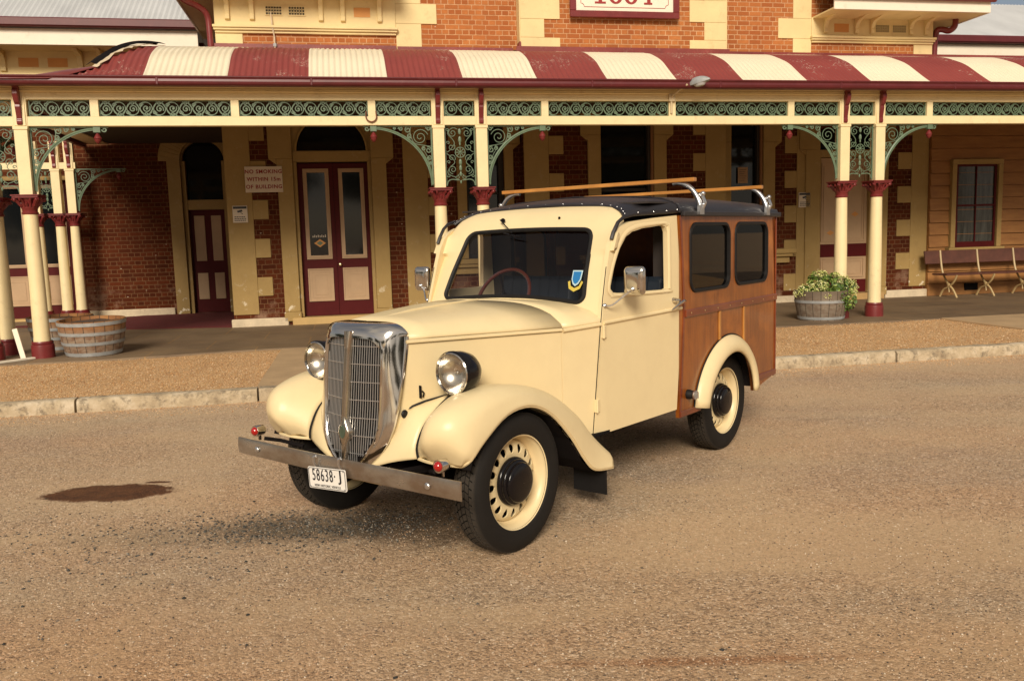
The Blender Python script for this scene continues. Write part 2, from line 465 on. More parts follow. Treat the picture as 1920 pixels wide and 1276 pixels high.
def slab_mat(name, c1, c2):
    k = N(name)
    c = k.ramp(k.noise(1.1, 7, .65), [(.35, c1), (.65, c2)])
    c = k.mix(k.ramp(k.noise(20, 8, .75), [(.5, 0.0), (.75, .4)]), c, tuple(v * .6 for v in c1))
    uv = k.map(rot=(0, 0, 0))
    b = k.n('ShaderNodeTexBrick', i_Vector=uv, i_Scale=1.0, i_Mortar_Size=.008, i_Brick_Width=1.35, i_Row_Height=.98, i_Color1=(1, 1, 1, 1), i_Color2=(.85, .85, .85, 1), i_Mortar=(1.5, 1.3, .9, 1))
    c = k.mix(1.0, c, b.outputs[0], 'MULTIPLY')
    k.set(Base_Color=c, Roughness=.6).bump(k.noise(50, 6, .7), .002)
    return k.mat
M['paving'] = slab_mat('stone_paving', (.15, .10, .06), (.24, .165, .095))
M['concrete'] = mat_simple('sandy_concrete', (.44, .30, .165), .85, var=.14, scale=2.2, bump=.003, bscale=60, grime=(.26, .17, .09, .5))
def kerb_mat():
    k = N('weathered_kerb_stone')
    c = k.ramp(k.noise(5, 8, .7), [(.3, (.27, .20, .125)), (.5, (.48, .38, .25)), (.72, (.66, .56, .42))])
    c = k.mix(k.ramp(k.noise(11, 8, .75), [(.5, 0.0), (.62, .8)]), c, (.16, .125, .085))
    k.set(Base_Color=c, Roughness=.9).bump(k.noise(22, 8, .75), .012)
    return k.mat
M['kerb'] = kerb_mat()
M['carpet'] = mat_simple('maroon_carpet', (.12, .012, .012), .95, var=.15, scale=5, bump=.002, bscale=200)
M['steel'] = mat_simple('galvanised_steel', (.34, .35, .35), .6, metal=.2, var=.2, scale=10, grime=(.22, .12, .07, .5))

# ---- car
def car_paint():
    k = N('car_cream_paint')
    c = k.mix(k.noise(1.5, 3), (.765, .622, .362), (.785, .64, .378))
    g = k.noise(7, 7, .65)
    c = k.mix(k.math('MULTIPLY', k.ramp(g, [(.42, 0.0), (.75, 1.0)]), .13), c, (.50, .36, .19))
    k.set(Base_Color=c, Roughness=k.ramp(g, [(.35, .30), (.7, .46)]), Coat_Weight=.06, Coat_Roughness=.12, Specular_IOR_Level=.28)
    k.bump(k.noise(5, 2, .4), .0012)
    return k.mat
M['paint'] = car_paint()
def veneer(name, c1, c2, along='z'):
    k = N(name)
    sc = (.8, 1, 14) if along == 'x' else (14, 1, .9)
    src = k.map(scale=sc)
    f = k.noise(3.0, 8, .65, src=src, dist=.6); g = k.noise(1.7, 4, .6)
    c = k.ramp(f, [(.3, c1), (.7, c2)])
    c = k.mix(k.ramp(g, [(.35, 0.0), (.65, .65)]), c, tuple(v * .55 for v in c1))
    c = k.mix(k.ramp(k.noise(3.3, 5, .6), [(.5, 0.0), (.75, .5)]), c, tuple(min(1, v * 1.5) for v in c2))
    k.set(Base_Color=c, Roughness=.32, Coat_Weight=.6, Coat_Roughness=.08).bump(f, .0006)
    return k.mat
M['wood'] = veneer('red_brown_varnished_ply', (.205, .048, .005), (.42, .130, .014))
M['wood_dark'] = veneer('dark_varnished_rail', (.16, .028, .010), (.24, .05, .014), 'x')
M['wood_light'] = veneer('honey_varnished_batten', (.50, .20, .04), (.62, .28, .06))
M['vinyl'] = mat_simple('black_vinyl', (.016, .014, .017), .45, var=.15, scale=3, bump=.0012, bscale=25, spec=.6)
M['rubber'] = mat_simple('black_rubber', (.010, .009, .009), .55, var=.2, scale=20, spec=.3)
def tyre_mat():
    k = N('tyre_rubber')
    x, y, z = k.sep()[:3]
    r = k.math('SQRT', k.math('ADD', k.math('MULTIPLY', x, x), k.math('MULTIPLY', z, z)))
    c = k.mix(k.noise(12, 6), (.009, .008, .007), (.017, .014, .012))
    c = k.mix(k.ramp(r, [(.326, 0.0), (.3345, .75)]), c, k.mix(k.noise(30, 6), (.03, .026, .022), (.075, .062, .048)))
    k.set(Base_Color=c, Roughness=.75, Specular_IOR_Level=.25)
    return k.mat
M['tyre'] = tyre_mat()
M['black'] = N('gloss_black_enamel').set(Base_Color=(.006, .005, .006), Roughness=.16, Specular_IOR_Level=.35).mat
M['chrome'] = N('chrome').set(Base_Color=(.62, .595, .565), Roughness=.10, Metallic=1.0).mat
def worn_chrome():
    k = N('worn_nickel')
    f = k.noise(3.5, 7, .65, src=k.map(scale=(1, 1, 2)))
    c = k.ramp(f, [(.4, (.50, .47, .43)), (.62, (.34, .27, .21))])
    k.set(Base_Color=c, Metallic=.9, Roughness=k.ramp(f, [(.3, .22), (.7, .42)])).bump(k.noise(80, 4), .0004)
    return k.mat
M['bumper'] = worn_chrome()
M['nickel'] = mat_simple('dull_nickel', (.50, .46, .40), .25, metal=1.0, var=.12, scale=8)
M['silver'] = mat_simple('polished_alloy', (.62, .62, .63), .28, metal=.95, var=.1, scale=10, bump=.001, bscale=60)
M['slat'] = N('grille_slat_metal').set(Base_Color=(.66, .66, .66), Roughness=.3, Metallic=.8).mat
M['seat'] = mat_simple('dark_blue_leather', (.012, .018, .028), .45, var=.2)
M['bakelite'] = N('brown_bakelite').set(Base_Color=(.10, .022, .012), Roughness=.2, Coat_Weight=.5).mat
M['trim'] = mat_simple('dark_cabin_trim', (.03, .022, .018), .7)
M['red_lens'] = N('red_lens').set(Base_Color=(.36, .004, .004), Roughness=.12, Coat_Weight=1.0).mat
def glass(name, tint, refl=1.0):
    k = N(name); t = k.t
    t.nodes.remove(k.p)
    tr = t.nodes.new('ShaderNodeBsdfTransparent'); tr.inputs[0].default_value = (*tint, 1)
    gl = t.nodes.new('ShaderNodeBsdfGlossy'); gl.inputs['Roughness'].default_value = .02; gl.inputs[0].default_value = (refl, refl, refl, 1)
    fr = t.nodes.new('ShaderNodeFresnel')
    ge = t.nodes.new('ShaderNodeNewGeometry'); mr = t.nodes.new('ShaderNodeMapRange')
    mr.inputs[3].default_value = 1.5; mr.inputs[4].default_value = 1 / 1.5
    t.links.new(ge.outputs['Backfacing'], mr.inputs[0]); t.links.new(mr.outputs[0], fr.inputs[0])
    mx = t.nodes.new('ShaderNodeMixShader')
    t.links.new(fr.outputs[0], mx.inputs[0]); t.links.new(tr.outputs[0], mx.inputs[1]); t.links.new(gl.outputs[0], mx.inputs[2])
    t.links.new(mx.outputs[0], t.nodes['Material Output'].inputs[0])
    return k.mat
M['glass'] = glass('clear_glass', (.80, .80, .82), .7)
M['glass_dark'] = glass('tinted_glass', (.055, .045, .042), .8)
def lens_mat():
    k = N('headlight_glass')
    w_ = k.n('ShaderNodeTexWave', i_Vector=k.co, i_Scale=26.0, bands_direction='Y').outputs[1]
    k.set(Base_Color=k.ramp(k.sep()[2], [(.44, (.62, .58, .52)), (.5, (.22, .19, .16))]) if False else (.46, .42, .37), Metallic=.75, Roughness=.22, Coat_Weight=1.0, Coat_Roughness=.03)
    k.bump(w_, .0006)
    return k.mat
M['lens'] = lens_mat()
M['reflector'] = N('silvered_reflector').set(Base_Color=(.66, .62, .56), Roughness=.24, Metallic=1.0).mat
M['lens_glass'] = glass('headlight_clear_glass', (.93, .92, .90), .8)
M['plate'] = mat_simple('plate_white', (.80, .77, .72), .35, var=.03)
M['ink'] = N('black_ink').set(Base_Color=(.012, .012, .018), Roughness=.4).mat
M['sign_red'] = N('sign_red').set(Base_Color=(.30, .02, .02), Roughness=.5).mat
M['sign_white'] = mat_simple('sign_white', (.66, .56, .44), .5, var=.05)
M['blue'] = N('sticker_blue').set(Base_Color=(.02, .18, .45), Roughness=.4).mat
M['yellow'] = N('sticker_yellow').set(Base_Color=(.62, .48, .08), Roughness=.4).mat
# ------------------------------------------------------------------ ground
def sheet(name, poly, z, mat, label, cat=None, kind='structure', frame='f'):
    b = B()
    pts = [F(p[0], p[1], z) if frame == 'f' else Vector((p[0], p[1], z)) for p in poly]
    b.add(pts, [tuple(range(len(pts)))])
    o = b.build(name, mat)
    return tag(o, label, cat, kind=kind)
bb = B(); R_ = 900
bb.add([(-R_, -R_, 0), (R_, -R_, 0), (R_, R_, 0), (-R_, R_, 0)], [(0, 1, 2, 3)])
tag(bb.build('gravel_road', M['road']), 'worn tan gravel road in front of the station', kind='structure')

def slab(name, poly, z0, z1, mat, label, bevel=.01):
    b = B(); b.prism([(p[0], p[1]) for p in poly], z0, z1, 'xy')
    o = b.build(name, mat, bevel=bevel)
    o.location = FO; o.rotation_euler = (0, 0, FYAW)
    return tag(o, label, kind='structure')
# gravel strip behind the kerb (slightly domed grid)
b = B(); nx, ny = 120, 12; rings = []
for j in range(ny + 1):
    bj = -3.5 + 3.4 * j / ny
    rings.append([(-14 + 44 * i / nx, bj, .098 + .012 * math.sin(i * 1.7 + j) * math.sin(i * .6 + j * 2.1) - .012 * (j == ny)) for i in range(nx + 1)])
b.loft(rings, False)
o = b.build('gravel_strip', M['gravel'], smooth=True); o.location = FO; o.rotation_euler = (0, 0, FYAW)
tag(o, 'strip of orange gravel between kerb and verandah paving', kind='structure')
edge = [(-14, -.60), (-.3, -.58), (.5, -.60), (1.16, -.54), (2.05, -.42), (2.84, -.33), (4.2, -.36), (6, -.5), (8, -.62), (10.2, -.76), (12.6, -.79), (16, -.8), (30, -.85)]
slab('verandah_paving', edge + [(30, 9), (-14, 9)], -.05, .118, M['paving'], 'worn stone paving under the verandah', .02)
slab('concrete_path', [(3.0, -3.5), (4.25, -3.5), (4.2, -.36), (3.03, -.34)], 0, .112, M['concrete'], 'sandy concrete path crossing the gravel strip by the van')
slab('concrete_path', [(12.62, -3.5), (15.1, -3.5), (15.1, -.8), (12.64, -.79)], 0, .128, M['concrete'], 'sandy concrete path at the right of the gravel strip')
b = B(); b.prism([(-2.3, 5.16), (.2, 3.6), (2.0, 3.08), (2.0, 6.6), (-.2, 6.6)], .1205, .128, 'xy')
o = b.build('maroon_carpet', M['carpet']); o.location = FO; o.rotation_euler = (0, 0, FYAW)
tag(o, 'long maroon carpet on the paving before the arched side door', 'carpet')
# kerb stones
random.seed(3)
kr = empty('stone_kerb', FO, FYAW, kind='structure', label='weathered stone kerb along the edge of the road')
x = -13.5; joints = [-3.0, .05, 1.42, 3.05, 4.3, 6.2, 8.1, 9.9, 11.8, 13.9, 16, 18, 20.4, 23, 26, 30]
x = -10
for j in joints:
    b = B(); L = j - x - .02; n = max(3, int(L / .18)); rings = []
    for i in range(n + 1):
        xx = x + L * i / n
        q = lambda s=.008: random.uniform(-s, s)
        y0 = -3.635 + q(); y1 = -3.47
        rings.append([(xx, y0, -.05), (xx, y0 + q(.004), .04), (xx, y0 + .006 + q(), .10 + q(.005)), (xx, y0 + .025 + q(), .122 + q(.004)), (xx, y1 - .03, .126 + q(.004)), (xx, y1, .112), (xx, y1, -.05)])
    b.loft(rings, True, True)
    b.build('kerb_stone', M['kerb'], kr, smooth=True, angle=50)
    x = j
# loose stones
def stones(name, n, region, sz, mat, label, z=0, seed=1, ramp=None):
    rng = np.random.default_rng(seed)
    base_v = np.array([(1, 0, 0), (-1, 0, 0), (0, 1, 0), (0, -1, 0), (0, 0, 1), (0, 0, -1)], float)
    base_f = np.array([(0, 2, 4), (2, 1, 4), (1, 3, 4), (3, 0, 4), (2, 0, 5), (1, 2, 5), (3, 1, 5), (0, 3, 5)])
    P = region(rng, n)
    s = sz[0] * np.exp(rng.random(n) * math.log(sz[1] / sz[0]))
    sc = s[:, None] * (0.6 + .6 * rng.random((n, 3))); sc[:, 2] *= .6
    an = rng.random(n) * 6.28
    V = base_v[None] * sc[:, None, :] * (0.75 + .5 * rng.random((n, 6, 1)))
    c, s_ = np.cos(an)[:, None], np.sin(an)[:, None]
    X = V[:, :, 0] * c - V[:, :, 1] * s_; Y = V[:, :, 0] * s_ + V[:, :, 1] * c
    V = np.stack([X + P[:, 0:1], Y + P[:, 1:2], V[:, :, 2] + z + sc[:, 2:3] * .3], -1).reshape(-1, 3)
    Fc = (base_f[None] + 6 * np.arange(n)[:, None, None]).reshape(-1, 3)
    me = bpy.data.meshes.new(name)
    me.vertices.add(len(V)); me.vertices.foreach_set('co', V.ravel())
    me.loops.add(Fc.size); me.loops.foreach_set('vertex_index', Fc.ravel().astype(np.int32))
    me.polygons.add(len(Fc)); me.polygons.foreach_set('loop_start', np.arange(0, Fc.size, 3, dtype=np.int32))
    me.polygons.foreach_set('loop_total', np.full(len(Fc), 3, dtype=np.int32))
    me.update(); me.materials.append(mat)
    o = bpy.data.objects.new(name, me); COL.objects.link(o)
    return tag(o, label, kind='stuff')
def stone_mat(name, stops):
    k = N(name)
    g = k.n('ShaderNodeNewGeometry').outputs['Random Per Island']
    k.set(Base_Color=k.ramp(g, stops), Roughness=.8)
    return k.mat
sm1 = stone_mat('road_stones', [(0, (.05, .04, .032)), (.22, (.22, .155, .105)), (.45, (.42, .29, .19)), (.6, (.50, .30, .17)), (.85, (.56, .44, .31)), (1, (.68, .58, .45))])
sm2 = stone_mat('orange_stones', [(0, (.30, .13, .05)), (.4, (.60, .33, .13)), (.8, (.74, .48, .24)), (1, (.86, .70, .48))])
def reg_road(rng, n):
    d = 1.9 + 6.6 * rng.random(n) ** 1.25
    x = (rng.random(n) - .5) * 1.45 * (d + .8)
    hit = ((x + 2.52) / .5) ** 2 + ((d - 5.12) / .24) ** 2 < 1
    return np.stack([np.where(hit, x + 1.1, x), d], -1)
stones('loose_road_stones', 100000, reg_road, (.0016, .0062), sm1, 'small loose stones scattered over the gravel road', seed=4)
def reg_strip(rng, n):
    a = -4 + 19 * rng.random(n); bb_ = -3.45 + 2.85 * rng.random(n)
    return np.stack([FO.x + FU.x * a + FV.x * bb_, FO.y + FU.y * a + FV.y * bb_], -1)
stones('loose_orange_gravel', 30000, reg_strip, (.004, .010), sm2, 'loose orange pebbles on the strip behind the kerb', z=.105, seed=5)
def reg_kerb(rng, n):
    a = -4 + 19 * rng.random(n); bb_ = -3.65 - .45 * rng.random(n) ** 2
    return np.stack([FO.x + FU.x * a + FV.x * bb_, FO.y + FU.y * a + FV.y * bb_], -1)
stones('spilled_orange_gravel', 9000, reg_kerb, (.003, .008), sm2, 'orange pebbles spilled at the foot of the kerb', z=.0, seed=6)

# dark stones gathered in front of the van and scattered to the left
sm3 = stone_mat('dark_stones', [(0, (.02, .02, .018)), (.5, (.07, .066, .058)), (.85, (.14, .125, .105)), (1, (.28, .25, .20))])
def reg_dark(rng, n):
    k = rng.random(n)
    x = np.where(k < .62, -1.02 + .42 * rng.normal(size=n), -1.6 + .75 * rng.normal(size=n))
    y = np.where(k < .62, 4.40 + .13 * rng.normal(size=n), 4.2 + .30 * rng.normal(size=n))
    y = np.where(k > .93, 3.4 + .7 * rng.normal(size=n), y)
    return np.stack([x, y], -1)
stones('dark_loose_stones', 2600, reg_dark, (.003, .011), sm3, 'dark grey loose stones gathered on the road before the van', seed=9)
# ------------------------------------------------------------------ station building (facade frame: x along, y into the building)
st = empty('station_building', FO, FYAW, label='red brick and cream railway station with arched doors behind the verandah', cat='railway station')
WB = 3.1          # front plane of the central block
def bx(name, mat, boxes, parent=st, bevel=0, **k):
    b = B()
    for q in boxes: b.box(*q)
    return b.build(name, mat, parent, bevel=bevel, **k)
def zcols(x0, x1, y0, y1, opens, z0, z1):
    """wall boxes from x0 to x1 around openings (xa, xb, za, zb)"""
    out = []; cur = x0
    for (xa, xb, za, zb) in sorted(opens):
        if xa > cur: out.append((cur, xa, y0, y1, z0, z1))
        if za > z0: out.append((xa, xb, y0, y1, z0, za))
        if zb < z1: out.append((xa, xb, y0, y1, zb, z1))
        cur = xb
    if cur < x1: out.append((cur, x1, y0, y1, z0, z1))
    return out
# -- central block, ground floor (under the verandah roof)
opens = [(3.14, 4.45, .1, 3.78), (6.10, 6.78, 1.15, 3.9)]
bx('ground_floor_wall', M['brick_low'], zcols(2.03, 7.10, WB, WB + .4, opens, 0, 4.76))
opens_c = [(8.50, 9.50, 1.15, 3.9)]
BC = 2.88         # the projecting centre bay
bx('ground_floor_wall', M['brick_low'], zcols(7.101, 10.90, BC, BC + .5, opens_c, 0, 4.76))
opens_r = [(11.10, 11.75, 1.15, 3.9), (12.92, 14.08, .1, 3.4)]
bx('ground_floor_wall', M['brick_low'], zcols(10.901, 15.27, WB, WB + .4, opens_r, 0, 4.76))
# dark rooms behind the openings
bx('dark_room', M['dark'], [(2.2, 15.1, WB + .9, WB + .95, 0, 4.7)])
# -- cream render and quoins over the brick
rb = B()
def teeth(x0, x1, z0, z1, y, h=.28, start=0):
    z = z0; i = start
    while z < z1 - .02:
        if i % 2 == 0: rb.box(x0, x1, y - .018, y, z, min(z1, z + h) - .004)
        z += h; i += 1
def band(x0, x1, y, z0=.30, z1=3.75, d=.02): rb.box(x0, x1, y - d, y + .0, z0, z1)
def quoin_done():
    global rb
    rb.build('render_quoins', M['cream_wall'], st, bevel=.006); rb = B()
band(2.03, 2.45, WB, .32); teeth(2.451, 2.70, .305, 3.7, WB, .325, 1); quoin_done()
band(5.0, 5.42, WB, .32); teeth(5.421, 5.68, .305, 3.7, WB, .325, 1); quoin_done()
band(7.10, 7.55, BC, .32); teeth(7.551, 7.82, .34, 3.7, BC, .325, 0); quoin_done()
teeth(10.26, 10.499, .34, 3.7, BC, .325, 1); band(10.50, 10.90, BC, .32); quoin_done()
teeth(12.20, 12.449, .34, 3.7, WB, .325, 0); band(12.45, 12.62, WB, .32); quoin_done()
teeth(14.60, 14.899, .34, 3.7, WB, .325, 1); band(14.90, 15.27, WB, .32); quoin_done()
# architraves: flat piers with a shoulder where the arch head begins
def architrave(x0, x1, y, z0, zs, zt, arch=None, side=0, w=.17):
    b = B()
    for s in (0, 1):
        xa, xb = (x0 - w, x0) if s == 0 else (x1, x1 + w)
        b.box(xa, xb, y - .045, y, z0, zs)
        xa2, xb2 = (x0 - w - .13, x0) if s == 0 else (x1, x1 + w + .13)
        b.box(xa2, xb2, y - .047, y, zs + .001, zt)
        # chamfered stop under the shoulder
        if s == 0: b.prism([(xa2, zs), (xa, zs), (xa, zs - .10)], y - .045, y)
        else: b.prism([(xb, zs), (xb2, zs), (xb, zs - .10)], y - .045, y)
        # foot block
        b.box(xa - .012, xb + .012, y - .06, y, z0 - .16, z0 - .001)
    return b.build('architrave', M['cream_wall'], st, bevel=.008)
architrave(3.14, 4.45, WB, .34, 2.93, 3.75, w=.26)
architrave(6.10, 6.78, WB, 1.15, 3.15, 3.75)
architrave(8.50, 9.50, BC, 1.15, 3.27, 3.75, w=.24)
architrave(11.10, 11.75, WB, 1.15, 3.15, 3.75, w=.24)
architrave(12.92, 14.08, WB, .34, 3.0, 3.75, w=.30)
# sills of the three windows
def sill(x0, x1, y):
    b = B(); b.box(x0, x1, y - .16, y, 1.06, 1.149); b.box(x0 + .05, x1 - .05, y - .13, y, 1.0, 1.059); b.box(x0 + .09, x1 - .09, y - .07, y, .88, .999)
    b.build('window_sill', M['cream_wall'], st, bevel=.008)
sill(5.75, 6.99, WB); sill(8.05, 9.95, BC); sill(10.92, 12.38, WB)
# plinth of pale cement at the foot of the walls
for q_ in [(1.99, 2.93, WB - .06, WB, .1, .25), (4.80, 7.05, WB - .06, WB, .1, .20), (7.06, 10.94, BC - .06, BC, .1, .24), (10.95, 12.6, WB - .06, WB, .1, .24), (14.36, 15.31, WB - .06, WB, .1, .26)]: bx('cement_plinth', M['cement'], [q_], bevel=.012)
# windows: dark sashes, reveals
def dark_window(x0, x1, y, zt=3.85):
    f = B()
    f.box(x0, x0 + .05, y + .12, y + .2, 1.15, zt); f.box(x1 - .09, x1, y + .05, y + .2, 1.15, zt)
    f.box(x0 + .05, x1 - .09, y + .13, y + .19, 1.15, 1.22); f.box(x0 + .05, x1 - .09, y + .12, y + .18, 2.28, 2.33)
    fr = f.build('sash_window', M['trim'], st)
    bx('window_pane', M['black_glass'], [(x0 + .05, x1 - .09, y + .155, y + .165, 1.22, 2.279), (x0 + .05, x1 - .09, y + .14, y + .15, 2.331, zt)], fr)
dark_window(6.10, 6.78, WB); dark_window(8.50, 9.50, BC); dark_window(11.10, 11.75, WB)
brv = mat_simple('brown_reveal', (.28, .13, .05), .6)
for q_ in [(9.46, 9.4999, BC + .001, BC + .12, 1.15, 3.9), (11.71, 11.7499, WB + .001, WB + .12, 1.15, 3.9)]: bx('window_reveal', brv, [q_])
# -- double doors
def panel_frame(b, x0, x1, z0, z1, y, w, m=0, proud=.018):
    b.box(x0, x1, y - proud, y, z0, z0 + w, m); b.box(x0, x1, y - proud, y, z1 - w, z1, m)
    b.box(x0, x0 + w, y - proud, y, z0 + w, z1 - w, m); b.box(x1 - w, x1, y - proud, y, z0 + w, z1 - w, m)
def door_leaf(x0, x1, z0, z1, y, parent, kind='maroon', handle=0, dm=None):
    """leaf with glazed or boarded upper panel and a square panel below"""
    b = B(); b.box(x0, x1, y, y + .045, z0, z1)
    d = b.build('door_leaf', dm or M['maroon_door'], parent)
    w = x1 - x0; zm = z0 + (z1 - z0) * .375; zl0 = z0 + (z1 - z0) * .10; zl1 = z0 + (z1 - z0) * .31
    fr = M['tan']
    px0, px1 = x0 + w * .20, x1 - w * .17
    b = B(); panel_frame(b, px0 - .03, px1 + .03, zm, z1 - .09, y, .03); panel_frame(b, px0, px1, zm + .03, z1 - .12, y - .001, .035, proud=.028)
    b.build('panel_moulding', fr, d)
    bx('door_glass' if kind == 'maroon' else 'upper_panel', M['black_glass'] if kind == 'maroon' else fr, [(px0 + .035, px1 - .035, y - .006, y - .001, zm + .065, z1 - .155)], d)
    b = B(); b.box(px0 - .02, px1 + .02, y - .008, y - .001, zl0, zl1)
    panel_frame(b, px0 - .03, px1 + .03, zl0 - .01, zl1 + .01, y, .022, proud=.022)
    for q in (.05, .10): panel_frame(b, px0 - .02 + q, px1 + .02 - q, zl0 + q, zl1 - q, y - .008, .007, proud=.007)
    b.build('lower_panel', fr, d)
    if handle:
        hx = x1 - .045 if handle == 1 else x0 + .05; zh = z0 + (z1 - z0) * .335
        b = B(); b.lathe([(.001, -.055), (.022, -.05), (.027, -.035), (.012, -.02), (.012, 0), (.025, .001), (.025, .006)], 14, (hx, y, zh), 'y')
        b.build('door_knob', M['brass'], d, smooth=True)
    return d
door = empty('entrance_door', (0, 0, 0)); door.parent = st; door['label'] = 'maroon double door with glazed panels and arched fanlight'
yd = WB + .14
bx('door_frame', M['cream_wall'], [(3.1401, 3.20, WB + .02, WB + .2, .24, 2.88), (4.39, 4.4499, WB + .02, WB + .2, .24, 2.88), (3.1401, 4.4499, WB + .01, WB + .2, 2.881, 3.06)], door, bevel=.006)
bx('door_step', mat_simple('ochre_step', (.50, .33, .13), .7), [(3.0, 4.6, WB - .10, WB + .3, .10, .235)], door, bevel=.01)
l1 = door_leaf(3.201, 3.793, .242, 2.86, yd, door, 'maroon', 0)
l2 = door_leaf(3.799, 4.389, .242, 2.86, yd, door, 'maroon', -1)
# small notice and diamond on the left pane
b = B(); cx, cz = 3.52, 1.50
b.prism([(cx - .10, cz), (cx, cz - .07), (cx + .10, cz), (cx, cz + .07)], yd - .010, yd - .007)
b.build('diamond_sticker', M['orange_panel'], l1)
b = B(); b.prism([(cx - .055, cz), (cx, cz - .038), (cx + .055, cz), (cx, cz + .038)], yd - .012, yd - .0101)
b.build('diamond_centre', M['green'], l1)
bx('notice_strip', M['sign_white'], [(cx - .12 + .03 * i, cx - .105 + .03 * i, yd - .010, yd - .007, 1.60, 1.63 + .012 * (i % 2)) for i in range(8)], l1)
# arched fanlight
def arch_plate(x0, x1, z0, zt, y0, y1, r, n=20):
    cx = (x0 + x1) / 2
    left = [(x0, z0)] + [(cx - r * math.cos(PI / 2 * i / n), z0 + r * math.sin(PI / 2 * i / n)) for i in range(n + 1)] + [(cx, zt), (x0, zt)]
    right = [(2 * cx - p[0], p[1]) for p in left]
    b = B(); b.prism(left, y0, y1); b.prism(right, y0, y1)
    return b
arch_plate(3.1401, 4.4499, 3.061, 3.78, WB + .03, WB + .18, .60).build('arch_head', M['cream_wall'], door)
bx('fanlight', M['black_glass'], [(3.16, 4.43, WB + .182, WB + .19, 3.061, 3.78)], door)
b = B(); b.tube([(3.795 - .60 * math.cos(PI * i / 24), WB + .02, 3.061 + .60 * math.sin(PI * i / 24)) for i in range(25)], .022, 6)
b.build('arch_moulding', M['cream_wall'], door)

door = empty('side_entrance_door', (0, 0, 0)); door.parent = st; door['label'] = 'pale tan double door with a maroon middle rail'
bx('door_frame', M['cream_wall'], [(12.9201, 12.98, WB + .02, WB + .2, .24, 2.86), (14.02, 14.0799, WB + .02, WB + .2, .24, 2.86), (12.9201, 14.0799, WB + .01, WB + .2, 2.861, 3.0)], door, bevel=.006)
bx('door_step', mat_simple('ochre_step_worn', (.42, .26, .10), .7), [(12.7, 14.3, WB - .12, WB + .3, .10, .235)], door, bevel=.01)
bx('fanlight', M['black_glass'], [(12.92, 14.08, WB + .182, WB + .19, 3.001, 3.4)], door)
for i, (xa, xb) in enumerate(((12.981, 13.497), (13.503, 14.019))):
    d = bx('door_leaf', M['tan'], [(xa, xb, WB + .10, WB + .15, .242, 2.85)], door)
    bx('middle_rail', M['maroon_door'], [(xa + .002, xb - .002, WB + .092, WB + .099, .95, 1.20)], d)
    bx('kick_rail', M['maroon_door'], [(xa + .002, xb - .002, WB + .092, WB + .099, .25, .50)], d)
    b = B()
    for (za, zb) in ((1.25, 2.75), (.55, .93)):
        panel_frame(b, xa + .05, xb - .05, za, zb, WB + .10, .02); panel_frame(b, xa + .10, xb - .10, za + .06, zb - .06, WB + .10, .012, proud=.01)
    b.build('panel_moulding', M['tan'], d)
    cx = (xa + xb) / 2; cz = 1.42 + .35 * i
    b = B(); b.prism([(cx - .08, cz), (cx, cz - .05), (cx + .08, cz), (cx, cz + .05)], WB + .094, WB + .0995)
    b.build('diamond_sticker', M['orange_panel'], d)

# -- upper walls
UP = 4.70
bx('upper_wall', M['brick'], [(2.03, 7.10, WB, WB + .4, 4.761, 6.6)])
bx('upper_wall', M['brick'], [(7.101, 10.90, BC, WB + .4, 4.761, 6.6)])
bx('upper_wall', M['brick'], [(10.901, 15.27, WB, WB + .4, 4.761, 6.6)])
for q_ in [(2.03, 2.43, WB + .401, 6.7, 0, 6.2), (14.87, 15.27, WB + .401, 6.7, 0, 6.2)]: bx('block_side_wall', M['brick_low'], [q_])
q = B(); P_ = .02
def qdone():
    global q
    q.build('upper_quoins', M['cream_top'], st, bevel=.004); q = B()
def qbox(x0, x1, y, z0, z1): q.box(x0, x1, y - P_, y, z0, z1 - .003)
qbox(2.03, 2.46, WB, 4.5, 4.985); qdone()
qbox(4.98, 5.41, WB, 4.5, 5.17); qbox(4.98, 5.68, WB, 5.17, 5.50); qbox(4.98, 5.41, WB, 5.50, 6.0); qdone()
for (za, zb, wdt) in ((4.6, 4.93, .70), (4.93, 5.24, .42), (5.24, 5.62, .70), (5.62, 5.95, .42)):
    q.box(7.101, 7.101 + wdt, BC - P_, BC, za, zb - .003)
q.box(7.081, 7.1005, BC - P_, WB, 4.5, 6.3); qdone()
for (za, zb, wdt) in ((4.6, 4.93, .70), (4.93, 5.24, .42), (5.24, 5.62, .70), (5.62, 5.95, .42)):
    q.box(10.90 - wdt, 10.90, BC - P_, BC, za, zb - .003)
q.box(10.9005, 10.92, BC - P_, WB, 4.5, 6.3); qdone()
qbox(12.34, 12.71, WB, 4.5, 5.04); qbox(12.04, 12.71, WB, 5.04, 5.40); qbox(12.34, 12.71, WB, 5.40, 6.0); qdone()
qbox(14.87, 15.27, WB, 4.5, 4.985)
qdone()
# cornice + frieze + corbels + vents on the two flanking blocks and the wings
def cornice_band(x0, x1, y, zc, zf, name='cornice'):
    b = B()
    b.box(x0, x1, y - .05, y, zc - .02, zc + .02); b.box(x0 - .02, x1 + .02, y - .085, y, zc + .021, zc + .055); b.box(x0 - .03, x1 + .03, y - .11, y, zc + .056, zc + .10)
    b.box(x0, x1, y - .035, y, zc + .101, zf)
    return b.build(name, M['cream_top'], st, bevel=.008)
def corbel(x, y, z0, z1, out, parent=st, w=.075):
    """S-curved eaves bracket"""
    h = z1 - z0
    pr = [(y - .036, z0), (y - .085, z0 + .02), (y - .09, z0 + .09), (y - .075, z0 + .10), (y - .10, z0 + h * .55), (y - .15, z0 + h * .74), (y - out, z0 + h * .92), (y - out, z1), (y - .036, z1)]
    b = B(); b.prism(pr, x - w / 2, x + w / 2, 'yz')
    return b.build('eaves_bracket', M['cream_top'], parent, bevel=.006)
